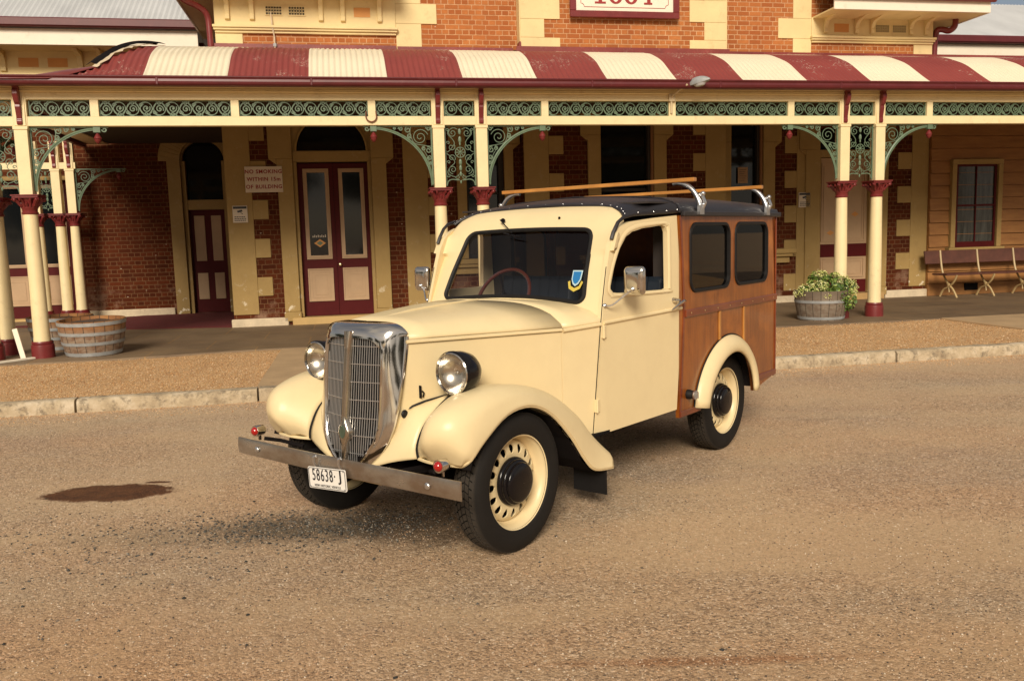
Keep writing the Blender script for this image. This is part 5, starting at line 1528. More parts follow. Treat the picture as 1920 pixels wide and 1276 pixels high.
def wing(s):
    rows = []
    for i in range(10):
        L, H, C, I = st_lip[i], st_sh[i], st_cr[i], st_in[i]
        mid = tuple((H[k] + C[k]) / 2 + (.018 if k == 1 else (-.012 if k == 0 and i < 3 else (.012 if k == 2 else 0))) for k in range(3))
        m2 = tuple((C[k] + I[k]) / 2 + (.012 if k == 1 else 0) for k in range(3))
        L2 = (L[0], L[1] + .0, L[2] + .012); Lb = (L[0] * 1 - .004, L[1] + .012, L[2] + .016)
        row = [L, L2, Lb, ((L[0] + H[0]) / 2, (L[1] + H[1]) / 2, max(L[2], H[2]) + .008), H, mid, C, m2, I]
        rows.append([tuple(q) for q in catmull(row, 3)])
    # smooth along the wing
    out = []
    cols = [catmull([r[j] for r in rows], 5) for j in range(len(rows[0]))]
    for i in range(len(cols[0])): out.append([V3(c[i].x, s * c[i].z, c[i].y) for c in cols])
    b = B(); b.loft(out, False)
    o = b.build('front_wing', M['paint'], car, smooth=True, solid=.008, angle=80)
    # rolled edge
    b = B()
    lip = catmull([V3(p[0], s * (p[2] + .004), p[1]) for p in st_lip], 4)
    front = catmull([V3(*[p[0], s * p[2], p[1]]) for p in (st_in[0], ((st_in[0][0] + st_cr[0][0]) / 2, .500, .44), st_cr[0], st_sh[0], st_lip[0])], 3)
    b.tube(front + lip[1:], .008, 6)
    b.build('rolled_edge', M['paint'], o, smooth=True)
    # black piping seam between wing and apron
    b = B()
    b.tube(catmull([V3(p[0] - .004, s * (p[2] - .001), p[1] + .003) for p in (st_in[0], st_in[1], st_in[2], st_in[3], (.02, .765, .40))], 4), .0055, 6)
    b.build('wing_piping', M['rubber'], o, smooth=True)
    # apron between the wing and the radiator shell
    A = [st_in[0], st_in[1], st_in[2], st_in[3]]
    D = [(-.385, .43, .05), (-.325, .52, .145), (-.295, .63, .20), (-.262, .72, .245)]
    D2 = [(-.262, .72, .245), (-.20, .765, .278), (-.12, .795, .31), (-.05, .815, .335)]
    ac = catmull([(p[0], p[2], p[1]) for p in A], 4)
    dc = catmull([(p[0], p[2], p[1]) for p in [(-.380, .425, .10), (-.335, .52, .165), (-.275, .64, .218), (-.215, .715, .268), (-.03, .752, .352)]], 3)
    rows = []
    for i, p in enumerate(ac):
        q = dc[min(i, len(dc) - 1)]; row = []
        for k in range(7):
            t = k / 6; w_ = p.lerp(q, t); bul = .018 * math.sin(PI * t)
            row.append(V3(w_.x - bul, s * w_.y, w_.z + bul * .6))
        rows.append(row)
    b = B(); b.loft(rows, False)
    b.build('wing_apron', M['paint'], car, smooth=True, solid=.006, angle=80)
    b = B(); b.tube([V3(p.x - .003, s * (p.y + .002), p.z + .003) for p in dc], .0055, 6); b.build('apron_piping', M['rubber'], car, smooth=True)
    # dark inner wheel well
    b = B()
    b.loft([[V3(p[0], s * v, p[1] - .012) for p in st_lip] for v in (.695, .40)], False)
    b.build('wheel_well', M['dark'], car)
    # mud flap
    b = B(); b.box(.775, .785, -.715 if s > 0 else .505, -.505 if s > 0 else .715, .105, .29)
    b.build('mud_flap', M['rubber'], car)
    return o
for s in (1, -1): wing(s)
# ---- headlights
for s in (1, -1):
    h = empty('headlight', (0, 0, 0)); h.parent = car; h.location = V3(-.165, s * .478, .880)
    b = B(); b.lathe([(.093, .010), (.098, 0), (.104, .006), (.104, .022), (.097, .026), (.100, .045), (.098, .070), (.086, .110), (.060, .145), (.03, .162), (.001, .166)], 36, axis='x')
    b.build('headlight_shell', M['black'], h, smooth=True, angle=50)
    b = B(); b.lathe([(.091, .010), (.084, .028), (.070, .048), (.050, .064), (.026, .074), (.001, .078)], 36, axis='x'); b.sphere((.045, 0, 0), .010, 10, 6)
    b.build('reflector', M['reflector'], h, smooth=True)
    b = B(); b.lathe([(.092, .004), (.070, -.007), (.040, -.013), (.001, -.015)], 32, axis='x')
    b.build('headlight_lens', M['lens_glass'], h, smooth=True)
    b = B(); b.lathe([(.090, .004), (.094, -.004), (.099, .001)], 36, axis='x'); b.build('headlight_rim', M['chrome'], h, smooth=True)
    b = B(); b.tube([(.07, 0, -.08), (.08, 0, -.13)], .020, 8); b.box(.04, .12, -.02, .02, -.112, -.10)
    b.build('headlight_bracket', M['black'], h)
# ---- bumper, lamps, number plate
b = B(); BU = -.475
rings = []
for i in range(25):
    v = -.778 + 1.556 * i / 24; uu = BU + .012 * (v / .778) ** 2; z0 = .408; z1 = .492
    rings.append([V3(uu, v, z0), V3(uu - .004, v, z0 + .012), V3(uu - .006, v, (z0 + z1) / 2), V3(uu - .004, v, z1 - .012), V3(uu, v, z1), V3(uu + .006, v, z1), V3(uu + .004, v, (z0 + z1) / 2), V3(uu + .006, v, z0)])
b.loft(rings, True, True)
bp = b.build('front_bumper', M['bumper'], car, smooth=True, angle=40)
b = B()
for s in (1, -1): b.sphere(V3(BU - .004, s * .60, .450), .016, 12, 6, sc=(.5, 1, 1))
b.build('bumper_bolt', M['silver'], bp, smooth=True)
for s in (1, -1):
    b = B(); b.tube([V3(BU + .01, s * .34, .45), V3(-.25, s * .34, .43), V3(.0, s * .34, .40)], .022, 6); b.build('bumper_iron', M['dark'], car)
for s in (1, -1):
    L = empty('marker_lamp', (0, 0, 0)); L.parent = car; L.location = V3(-.455, s * .645, .536)
    b = B(); b.lathe([(.022, .0), (.029, .0), (.030, .006), (.028, .03), (.026, .05), (.012, .064), (.001, .066)], 20, axis='x')
    b.tube([(.03, 0, -.02), (.03, 0, -.05)], .008, 6); b.build('lamp_body', M['chrome'], L, smooth=True, angle=50)
    b = B(); b.lathe([(.023, .001), (.020, -.008), (.010, -.016), (.001, -.018)], 18, axis='x'); b.build('red_lens', M['red_lens'], L, smooth=True)
    b = B(); b.tube([V3(-.43, s * .60, .50), V3(-.36, s * .56, .48), V3(-.30, s * .45, .45)], .010, 6); b.build('lamp_bracket', M['dark'], car)
pe = empty('number_plate', (0, 0, 0)); pe.parent = car; pe.location = V3(-.497, -.035, .388); pe.rotation_euler = (0, math.radians(-4), -PI / 2)
b = B(); b.prism(rrect(-.136, .136, -.052, .052, .01), 0, .003); b.build('plate_blank', M['plate'], pe)
b = B(); b.tube(ring_path([(p[0], -.001, p[1]) for p in rrect(-.130, .130, -.047, .047, .008)]), .0014, 4); b.build('plate_border', M['ink'], pe)
text_mesh('58638', .082, .0008, 'plate_lettering', M['ink'], pe, up_text(-.030, -.0018, .012), sx=.66, space=1.16)
text_mesh('·', .082, .0008, 'plate_lettering', M['ink'], pe, up_text(.058, -.0018, .012), sx=.7)
text_mesh('J', .070, .0008, 'plate_lettering', M['ink'], pe, up_text(.098, -.0018, .018), sx=1.15, offset=.0008)
text_mesh('NSW HISTORIC VEHICLE', .0165, .0005, 'plate_lettering', M['ink'], pe, up_text(0, -.0015, -.036), sx=.95, space=1.1)
for (x, z) in ((-.122, .043), (.122, .043), (-.122, -.043), (.122, -.043)): b = B(); b.sphere((x, -.002, z), .0035, 6, 4); b.build('plate_screw', M['silver'], pe)
b = B()
for x in (-.085, .095): b.tube([(x, .010, -.04), (x, .008, .05), (x, -.002, .075), (x + .006, -.004, .10), (x + .018, .0, .105)], .007, 6)
b.build('plate_bracket', M['silver'], pe, smooth=True)

# ---- cab front with the windscreen
LV = [ # z, uF (v=0), uE (v~.5), uD (door edge), vD
 (1.00, .88, .84, .845, .645), (1.06, .895, .86, .865, .648), (1.12, .914, .882, .880, .646), (1.20, .95, .917, .905, .643), (1.30, .99, .962, .935, .640),
 (1.40, 1.035, 1.018, .965, .636), (1.48, 1.075, 1.062, 1.005, .634), (1.535, 1.10, 1.090, 1.045, .630), (1.575, 1.125, 1.118, 1.10, .618), (1.61, 1.158, 1.150, 1.15, .592), (1.645, 1.20, 1.195, 1.21, .53), (1.668, 1.262, 1.27, 1.30, .46)]
def cab_row(L, k=30):
    z, uF, uE, uD, vD = L
    half = []
    for i in range(k + 1):
        t = i / k; a = t * PI / 2
        n = 5.0
        v = vD * math.sin(a) ** (2 / n) if a > 0 else 0
        c = math.cos(a) ** (2 / n) if a < PI / 2 - 1e-6 else 0
        uf = uF + (uE - uF) * min(1, v / .5) ** 2
        # corner sweep: the surface rolls backwards towards the door edge
        back = .085 if z > 1.05 else .03
        u = uf + (1 - c) * (uD + back * 0 - uf) if uD > uf else uf + (1 - c) * (uD - uf)
        if abs(uD - uf) < .05: u = uf + (1 - c) * .045
        half.append((u, v))
    return half
rows = []
zz = list(np.linspace(1.0, 1.668, 34))
for z in zz:
    L = [z] + [interp(z, [q[0] for q in LV], [q[j] for q in LV]) for j in range(1, 5)]
    h = cab_row(L)
    rows.append([V3(u, v, z) for (u, v) in h[::-1]] + [V3(u, -v, z) for (u, v) in h[1:]])
b = B(); b.loft(rows, False)
cab = b.build('windscreen_surround', M['paint'], car, solid=.03, off=-1 if True else 1)
bake(cab)
def ws_outline(grow=0):
    # in (v, z): wider at the bottom, arched lower edge
    g = grow
    out = []
    bot = [(-.500, 1.128), (-.35, 1.140), (0, 1.158), (.35, 1.140), (.500, 1.128)]
    pts = rrect(-1, 1, 0, 1, .12, 6)
    for (x, t) in pts:
        half_ = (.522 + g) + ((.462 + g) - (.522 + g)) * t
        zb = 1.118 + .026 * (1 - abs(x) ** 2) - g; zt_ = 1.528 + .014 * (1 - abs(x) ** 2) + g
        out.append((x * half_, zb + (zt_ - zb) * t))
    # refine the bottom and top
    res = []
    for i, p in enumerate(out):
        q = out[(i + 1) % len(out)]
        d = math.hypot(q[0] - p[0], q[1] - p[1]); k = max(1, int(d / .06))
        for j in range(k):
            x = p[0] + (q[0] - p[0]) * j / k; z = p[1] + (q[1] - p[1]) * j / k
            if k > 4:
                xx = x / .5
                z += (.026 if z < 1.3 else .014) * ((1 - xx * xx) - (1 - (abs(p[0]) / .5) ** 2)) * (1 if abs(xx) < 1 else 0)
            res.append((x, z))
    return res
c = B(); c.prism([(-p[0], p[1]) for p in ws_outline()], .7, 1.35, 'yz')
cut(cab, [c], 50)
def front_u(v, z):
    L = [z] + [interp(z, [q[0] for q in LV], [q[j] for q in LV]) for j in range(1, 5)]
    return L[1] + (L[2] - L[1]) * min(1, abs(v) / .5) ** 2
b = B(); b.tube(ring_path([V3(front_u(p[0], p[1]) + .002, p[0], p[1]) for p in ws_outline(-.004)]), .013, 8, caps=False)
b.build('windscreen_rubber', M['rubber'], car, smooth=True)
b = B(); rings = []
for i in range(11):
    t = i / 10
    row = []
    for j in range(25):
        x = -1 + 2 * j / 24; half_ = .522 - .060 * t; v = x * half_
        zb = 1.110 + .026 * (1 - x * x); zt_ = 1.535 + .014 * (1 - x * x); z = zb + (zt_ - zb) * t
        row.append(V3(front_u(v, z) + .016, v, z))
    rings.append(row)
b.loft(rings, False); gl = b.build('windscreen_glass', M['glass'], car, smooth=True)
# sticker: blue shield over a yellow scroll, on the inside of the glass
def sticker(sx, sz):
    v0, z0 = .425, 1.255
    b = B(); b.add([V3(front_u(v0 + x, z0 + z) + .012, v0 + x, z0 + z) for (x, z) in sx], [tuple(range(len(sx)))])
    return b
sticker([(-.036, .045), (.036, .045), (.034, -.005), (.020, -.03), (0, -.042), (-.020, -.03), (-.034, -.005)], 0).build('sticker_shield', mat_simple('sticker_pale', (.45, .62, .68), .4), gl)
sticker([(-.028, .036), (.028, .036), (.026, -.003), (.014, -.022), (0, -.030), (-.014, -.022), (-.026, -.003)], 0)
b = B(); v0, z0 = .425, 1.255
sx = [(-.028, .038), (.028, .038), (.026, -.003), (.014, -.022), (0, -.030), (-.014, -.022), (-.026, -.003)]
b.add([V3(front_u(v0 + x, z0 + z) + .010, v0 + x, z0 + z) for (x, z) in sx], [tuple(range(len(sx)))]); b.build('sticker_field', M['blue'], gl)
b = B(); sc_ = [(-.055, -.018), (-.040, -.012), (-.030, -.040), (0, -.052), (.030, -.040), (.040, -.012), (.055, -.018), (.040, -.055), (0, -.072), (-.040, -.055)]
b.add([V3(front_u(v0 + x, z0 + z) + .010, v0 + x, z0 + z) for (x, z) in sc_], [(0, 1, 2, 9), (2, 3, 8, 9), (3, 4, 7, 8), (4, 5, 6, 7)]); b.build('sticker_scroll', M['yellow'], gl)
# wiper and the spare hole
b = B(); b.tube([V3(1.118, -.215, 1.600), V3(1.112, -.205, 1.597)], .014, 8); b.tube([V3(1.105, -.225, 1.603), V3(1.075, -.11, 1.52)], .0035, 5); b.tube([V3(1.066, -.17, 1.520), V3(1.058, -.03, 1.494)], .0045, 5)
b.build('wiper', M['black'], car, smooth=True)
b = B(); b.sphere(V3(1.138, .195, 1.600), .008, 8, 5); b.build('wiper_hole_plug', M['dark'], car)

# ---- doors
win = rrect(0, 1, 0, 1, .1, 1)
def door_window(g=0.0):
    # (u,z) outline following the measured opening, front edge raked
    base = [(1.485, 1.172), (1.492, 1.500), (1.475, 1.532), (1.44, 1.540), (1.26, 1.524), (1.17, 1.506), (1.115, 1.480), (1.055, 1.415), (.995, 1.318), (.955, 1.235), (.950, 1.200), (.970, 1.180), (1.02, 1.173), (1.46, 1.165)]
    c = (1.23, 1.35); out = []
    for p in base:
        d = Vector((p[0] - c[0], p[1] - c[1])); d = d * (1 + g / d.length); out.append((c[0] + d.x, c[1] + d.y))
    return out
dpoly = [(.784, .415), (.852, 1.03), (.882, 1.152), (.933, 1.321), (.972, 1.435), (1.01, 1.490), (1.061, 1.537), (1.154, 1.566), (1.368, 1.585), (1.592, 1.600), (1.632, 1.044), (1.570, .434)]
dpoly = [(p[0] + (.004 if i < 8 else -.006), p[1] - (.004 if 5 < i < 10 else 0)) for i, p in enumerate(dpoly)]
for s in (1, -1):
    d = panel('door', dpoly, M['paint'], s, .028, off=.002, bevel=0)
    c = B(); c.prism(door_window(), -s * .45, -s * .9)
    cut(d, [c], 40)
    md = d.modifiers.new('b', 'BEVEL'); md.width = .004; md.segments = 2; md.limit_method = 'ANGLE'; md.angle_limit = math.radians(60)
    # raised pressing around the window opening
    b = B()
    o1 = catmull(door_window(.004) + [door_window(.004)[0]], 3); rows = []
    for (g, dv) in ((.0, -.012), (.002, .002), (.008, .007), (.018, .009), (.032, .004)):
        o_ = catmull([(*p, 0) for p in door_window(g) + [door_window(g)[0]]], 3)
        rows.append([V3(p[0], s * (vs(p[0], p[1]) + .002 + dv), p[1]) for p in o_])
    b.loft(rows, False); b.build('window_pressing', M['paint'], d, smooth=True)
    strip('belt_moulding', [(u, interp(u, [.86, 1.62], [1.022, 1.045])) for u in np.linspace(.868, 1.618, 8)], M['paint'], s, .0105, d, off=.004, n=8)
    # handle
    b = B(); b.lathe([(.017, 0), (.016, .012), (.009, .018), (.009, .05)], 12, V3(1.535, 0, 0)[:1] + (0, 0), 'y')
    n0 = len(b.v)
    b = B(); hv = vs(1.535, 1.09)
    b.tube([V3(1.535, s * hv, 1.098), V3(1.535, s * (hv + .045), 1.098)], [.017, .010], 10)
    b.tube([V3(1.600, s * (hv + .050), 1.090), V3(1.56, s * (hv + .052), 1.090), V3(1.50, s * (hv + .050), 1.072), V3(1.44, s * (hv + .042), 1.048)], [.006, .011, .009, .004], 8)
    b.build('door_handle', M['chrome'], d, smooth=True)
    for (u, z) in ((.862, .976), (.806, .578)):
        b = B(); n_ = vs(u, z); b.box(u - .012, u + .022, *(sorted((-s * (n_ - .005), -s * (n_ + .014)))), z - .035, z + .035); b.tube([V3(u - .008, s * (n_ + .014), z - .036), V3(u - .008, s * (n_ + .014), z + .036)], .007, 8)
        b.build('door_hinge', M['paint'], d, bevel=.002)
    b = B(); b.tube([V3(u_, s * (vs(u_, z_) - .004), z_) for (u_, z_) in dpoly[:4]], .003, 4); b.build('door_gap', M['rubber'], d)
    # black drip rail and vinyl edge over the door
    strip('drip_rail', [(.985, 1.468), (1.005, 1.505), (1.05, 1.560), (1.10, 1.588), (1.18, 1.602), (1.40, 1.612), (1.60, 1.620)], M['vinyl'], s, .011, off=.006, n=6)
# door mirrors on long arms
for s in (1, -1):
    m = empty('door_mirror', (0, 0, 0)); m.parent = car
    hd = V3(.985, s * .785, 1.245); m.location = hd; m.rotation_euler = (0, 0, 0)
    b = B()
    rings = []
    ol = rrect(-.064, .064, -.078, .078, .024, 5)
    for (k, x) in ((.55, -.026), (.85, -.021), (.97, -.010), (1.0, .0), (.97, .006)):
        rings.append([(x, p[0] * k, p[1] * k) for p in ol])
    b.loft(rings, True, True); b.build('mirror_shell', M['chrome'], m, smooth=True, angle=60)
    b = B(); b.add([(.0075, p[0] * .92, p[1] * .94) for p in ol], [tuple(range(len(ol)))]); b.build('mirror_glass', M['chrome'], m)
    pv = V3(.885, s * .655, 1.115)
    q = [Vector(pv) - Vector(hd), Vector(V3(.905, s * .69, 1.118)) - Vector(hd), Vector((-.035, s * .04, -.075)), Vector((-.02, 0, -.045))]
    b = B(); b.tube([tuple(v) for v in catmull(q, 4)], .0055, 6); b.sphere((-.026, 0, -.045), .013, 8, 6); b.sphere(tuple(q[0]), .013, 8, 6)
    b.build('mirror_arm', M['silver'], m, smooth=True)

# ---- wooden rear body
UB0, UB1 = 1.625, 3.125
def vb(u, z=1.0): return .738 + interp(u, [1.6, 1.7, 3.2], [0, .004, .006])
arch = [(2.29 + .435 * math.cos(t), .338 + .435 * math.sin(t)) for t in np.linspace(PI * .02, PI * .955, 16)]
vpoly = [(1.600, 1.595), (1.640, 1.044), (1.582, .378), (1.85, .392)] + arch[::-1] + [(UB1, .435), (UB1, 1.60)]
vwins = [(1.738, 2.295, 1.142, 1.538), (2.405, 2.945, 1.146, 1.540)]
for s in (1, -1):
    v_ = panel('body_side', vpoly, M['wood'], s, .022, off=0, bevel=0, fn=vb)
    cs = []
    for (x0, x1, z0, z1) in vwins:
        c = B(); c.prism(rrect(x0, x1, z0, z1, .065, 6), -s * .6, -s * .9); cs.append(c)
    allc = B()
    for c in cs: allc.add(c.v, c.f)
    cut(v_, [allc], 35)
    for (x0, x1, z0, z1) in vwins:
        b = B(); o_ = rrect(x0, x1, z0, z1, .065, 6)
        rows = []
        for (g, dv) in ((-.004, -.015), (-.004, .008), (.006, .012), (.015, .008), (.017, .0)):
            oo = rrect(x0 - g, x1 + g, z0 - g, z1 + g, .065 + g, 6)
            rows.append([V3(p[0], s * (vb(p[0]) + dv), p[1]) for p in oo])
        b.loft(rows, True); w_ = b.build('window_rubber', M['rubber'], v_, smooth=True, angle=50)
        b = B(); oo = rrect(x0 - .004, x1 + .004, z0 - .004, z1 + .004, .065, 6); b.add([V3(p[0], s * (vb(p[0]) - .010), p[1]) for p in oo], [tuple(range(len(oo)))])
        b.build('side_glass', M['glass_dark'], w_)
    # waist rail with screws, battens, bottom rail, corner posts
    def rail(x0, x1, z0, z1, name, mat, d=.012, zz0=None, zz1=None):
        b = B(); zz0 = z0 if zz0 is None else zz0; zz1 = z1 if zz1 is None else zz1
        b.add([V3(x0, s * (vb(x0) - .002), z0), V3(x1, s * (vb(x1) - .002), zz0), V3(x1, s * (vb(x1) - .002), zz1), V3(x0, s * (vb(x0) - .002), z1),
               V3(x0, s * (vb(x0) + d), z0), V3(x1, s * (vb(x1) + d), zz0), V3(x1, s * (vb(x1) + d), zz1), V3(x0, s * (vb(x0) + d), z1)],
              [(0, 1, 2, 3), (4, 5, 6, 7), (0, 1, 5, 4), (1, 2, 6, 5), (2, 3, 7, 6), (3, 0, 4, 7)])
        return b.build(name, mat, v_, bevel=.003)
    rw = rail(1.655, UB1, .985, 1.028, 'waist_rail', M['wood_dark'], .014, .985, 1.030)
    b = B()
    for i in range(8): b.sphere(V3(1.72 + i * .19, s * (vb(2) + .014), 1.007), .0055, 6, 4, sc=(1, .5, 1))
    b.build('rail_screw', M['brass'], rw)
    rail(2.135, 2.165, .70, .984, 'batten', M['wood_light'], .008); rail(2.525, 2.555, .70, .984, 'batten', M['wood_light'], .008)
    rail(1.59, 1.86, .378, .415, 'bottom_rail', M['wood_dark'], .010); rail(2.735, UB1, .428, .470, 'bottom_rail', M['wood_dark'], .010)
    b = B(); b.add([V3(1.600, s * (vb(1.6) + .006), 1.595), V3(1.622, s * (vb(1.6) + .006), 1.595), V3(1.662, s * (vb(1.6) + .006), 1.044), V3(1.606, s * (vb(1.6) + .006), .378), V3(1.584, s * (vb(1.6) + .006), .378), V3(1.640, s * (vb(1.6) + .006), 1.044)], [(0, 1, 2, 5), (5, 2, 3, 4)])
    b.build('corner_bead', M['wood_dark'], v_, solid=.008)
    rail(UB1 - .016, UB1, .43, 1.595, 'corner_bead', M['wood_dark'], .008)
    # rear wing: half-round flared arch
    b = B(); rows = []
    th = np.linspace(.13, PI - .15, 30)
    for t in th:
        c_, s_t = math.cos(t), math.sin(t)
        row = []
        for (r, v) in ((.362, .780), (.361, .794), (.372, .804), (.395, .808), (.428, .800), (.455, .780), (.472, .757), (.476, .735)):
            uu = 2.29 + (r + (.0 if c_ > 0 else .045 * abs(c_))) * c_ ; zz = .338 + r * max(s_t, 0) * 1.0
            if s_t < 0: zz = .338 + r * s_t
            if c_ > 0: uu += -.02 * (1 - s_t)
            row.append(V3(uu, s * v, zz + .0))
        rows.append(row)
    b.loft(rows, False)
    rwg = b.build('rear_wing', M['paint'], car, smooth=True, solid=.006, angle=70)
    b = B(); b.tube([V3(2.29 + (.478 + (.0 if math.cos(t) > 0 else .045 * abs(math.cos(t)))) * math.cos(t) - (.02 * (1 - math.sin(t)) if math.cos(t) > 0 else 0), s * .747, .338 + .478 * math.sin(t)) for t in th], .005, 5)
    b.build('wing_piping', M['rubber'], rwg, smooth=True)
    b = B(); rows = []
    for t in th: rows.append([V3(2.29 + .44 * math.cos(t), s * v, .338 + .44 * math.sin(t)) for v in (.735, .40)])
    b.loft(rows, False); b.build('wheel_well', M['dark'], car)
# fuel filler on the visible side
b = B(); b.lathe([(.030, 0), (.030, -.02), (.026, -.028), (.026, -.05)], 18, V3(1.690, vb(1.7), .508), 'y')
fl = b.build('fuel_filler', M['rubber'], car, smooth=True, angle=40)
b = B(); b.lathe([(.027, -.045), (.029, -.05), (.029, -.058), (.001, -.060)], 18, V3(1.690, vb(1.7), .508), 'y'); b.box(1.684, 1.696, -vb(1.7) - .072, -vb(1.7) - .058, .488, .528)
b.build('filler_cap', M['silver'], fl)
# rear panel with window, floor, chassis
b = B(); b.box(UB1 - .025, UB1 - .002, -.742, .742, .42, 1.60)
rp = b.build('rear_panel', M['wood'], car)

b = B(); b.box(.62, 1.9, -.66, .66, .415, .43); b.box(1.9, UB1 - .03, -.49, .49, .415, .43); b.box(-.25, 3.0, -.34, -.27, .33, .40); b.box(-.25, 3.0, .27, .34, .33, .40); b.box(.02, .09, -.52, .52, .30, .36); b.box(2.355, 2.42, -.52, .52, .30, .37); b.box(.60, .66, -.50, .50, .42, 1.0)
b.tube([V3(.5, .1, .27), V3(2.9, .2, .27)], .06, 8); b.box(-.30, .45, -.20, .20, .36, .60)
b.build('chassis', M['dark'], car)
b = B(); b.add([V3(-.40, -.13, .40), V3(-.40, .13, .40), V3(-.25, .22, .36), V3(-.25, -.22, .36)], [(0, 1, 2, 3)]); b.loft([[V3(-.385, v, .43) for v in (-.12, 0, .12)], [V3(-.40, v * 1.1, .385) for v in (-.12, 0, .12)], [V3(-.33, v * 1.3, .345) for v in (-.12, 0, .12)]], False)
b.build('front_valance', M['paint'], car, solid=.006)

# ---- roof: vinyl covered, from the windscreen header to the tail
def roof_row(u, ve_, ze, zc, zsh):
    """ve_,ze edge; zsh shoulder height; zc crown"""
    half = [(ve_, ze), (ve_, ze + .02), (ve_ - .012, ze + .045), (ve_ - .045, zsh - .012), (ve_ - .10, zsh + .006)]
    n = 8
    for i in range(1, n + 1):
        v = (ve_ - .10) * (1 - i / n); half.append((v, zsh + .006 + (zc - zsh - .006) * (1 - (v / (ve_ - .10)) ** 2)))
    return [V3(u, v, z) for (v, z) in half] + [V3(u, -v, z) for (v, z) in half[:-1][::-1]]
fr = []   # front edge follows the cab header
for L in ((1.49, 1.00, .640), (1.535, 1.048, .634), (1.575, 1.100, .622), (1.61, 1.152, .596)): pass
b = B(); rows = []
def hdr_pt(t):
    """front line of the vinyl, t 0 (side) .. 1 (centre)"""
    P = [(1.135, .640, 1.588), (1.150, .618, 1.606), (1.178, .585, 1.628), (1.215, .52, 1.648), (1.24, .42, 1.662), (1.255, .2, 1.674), (1.262, 0, 1.678)]
    k = t * (len(P) - 1); i = min(int(k), len(P) - 2); f = k - i
    return tuple(P[i][j] + (P[i + 1][j] - P[i][j]) * f for j in range(3))
m_ = 12
_hp = sorted([(hdr_pt(i / 60)[1], hdr_pt(i / 60)[0], hdr_pt(i / 60)[2]) for i in range(61)])
def hdr_v(v): return (interp(v, [q[0] for q in _hp], [q[1] for q in _hp]), v, interp(v, [q[0] for q in _hp], [q[2] for q in _hp]))
row0 = [hdr_v(v) for v in (.640, .637, .630, .608)] + [hdr_v(.575 * (1 - i / 8)) for i in range(9)]
m_ = len(row0) - 1
row0 = [V3(p[0], p[1], p[2] + .004) for p in row0] + [V3(p[0], -p[1], p[2] + .004) for p in row0[:-1][::-1]]
rows.append(row0)
for (u, ve_, ze, zc, zsh) in ((1.30, .690, 1.600, 1.695, 1.660), (1.42, .712, 1.608, 1.716, 1.678), (1.57, .742, 1.612, 1.731, 1.688), (1.60, .752, 1.610, 1.734, 1.689), (1.9, .762, 1.604, 1.744, 1.688), (2.5, .764, 1.602, 1.748, 1.686), (2.9, .764, 1.600, 1.738, 1.680), (3.04, .762, 1.600, 1.718, 1.670), (3.12, .758, 1.600, 1.685, 1.655), (3.155, .750, 1.600, 1.645, 1.64)):
    rows.append(roof_row(u, ve_, ze, zc, zsh))
_c = [catmull([r[j] for r in rows], 3) for j in range(len(rows[0]))]
rows = [[c[i] for c in _c] for i in range(len(_c[0]))]
b.loft(rows, False)
rf = b.build('roof', M['vinyl'], car, smooth=True, solid=.02, angle=60)
b = B(); b.box(UB1 - .02, 3.155, -.745, .745, 1.595, 1.64); b.build('roof_rear_edge', M['vinyl'], rf, bevel=.006)
for s in (1, -1):
    b = B(); b.add([V3(1.60, s * .742, 1.590), V3(3.16, s * .742, 1.590), V3(3.16, s * .742, 1.622), V3(1.60, s * .742, 1.622), V3(1.60, s * .772, 1.590), V3(3.16, s * .772, 1.590), V3(3.16, s * .772, 1.622), V3(1.60, s * .772, 1.622)], [(0, 1, 2, 3), (4, 5, 6, 7), (0, 1, 5, 4), (1, 2, 6, 5), (2, 3, 7, 6), (3, 0, 4, 7)])
    b.build('gutter_rail', M['vinyl'], rf, bevel=.006)
b = B()
for i in range(19):
    t = i / 18 * 2 - 1; p = hdr_pt(1 - abs(t)); b.sphere(V3(p[0] + .014, (p[1] if t > 0 else -p[1]), p[2] + .0085), .0032, 6, 4)
for s in (1, -1):
    for (u_, z_) in ((1.2, 1.612), (1.34, 1.617), (1.46, 1.622), (1.56, 1.628)): b.sphere(V3(u_, s * (vs(u_, z_) + .022), z_), .003, 6, 4)
b.build('roof_stud', M['silver'], rf)
b = B(); b.tube([V3(u, v, z + .004) for (u, v, z) in [(1.60, .742, 1.628), (1.60, .70, 1.675), (1.60, .62, 1.697), (1.60, .45, 1.716), (1.60, 0, 1.734), (1.60, -.45, 1.716), (1.60, -.62, 1.697), (1.60, -.74, 1.63)]], .005, 5); b.build('roof_seam', M['vinyl'], rf, smooth=True)
# ---- roof rack
for (u, zb_) in ((1.80, 1.800), (2.86, 1.785)):
    b = B(); b.box(u - .019, u + .019, -.745, .745, zb_, zb_ + .024)
    o = b.build('roof_bar', M['wood_light'], car, bevel=.003)
    for s in (1, -1):
        b = B()
        pth = catmull([V3(u, s * .775, 1.615), V3(u, s * .772, 1.665), V3(u, s * .745, 1.725), V3(u, s * .695, 1.775), V3(u, s * .625, 1.796), V3(u, s * .595, 1.793)], 4)
        b.tube(pth, [.017] * 6 + [.015] * 8 + [.011] * (len(pth) - 14), 8)
        b.box(u - .03, u + .03, *sorted((-s * .772, -s * .790)), 1.600, 1.655)
        b.tube([V3(u + .02, s * .785, 1.64), V3(u + .02, s * .80, 1.67), V3(u + .02, s * .785, 1.71), V3(u + .02, s * .765, 1.725)], .011, 6)
        b.sphere(V3(u + .02, s * .785, 1.725), .016, 8, 6); b.sphere(V3(u + .02, s * .79, 1.66), .013, 8, 6)
        b.build('rack_bracket', M['silver'], o, smooth=True, angle=60)
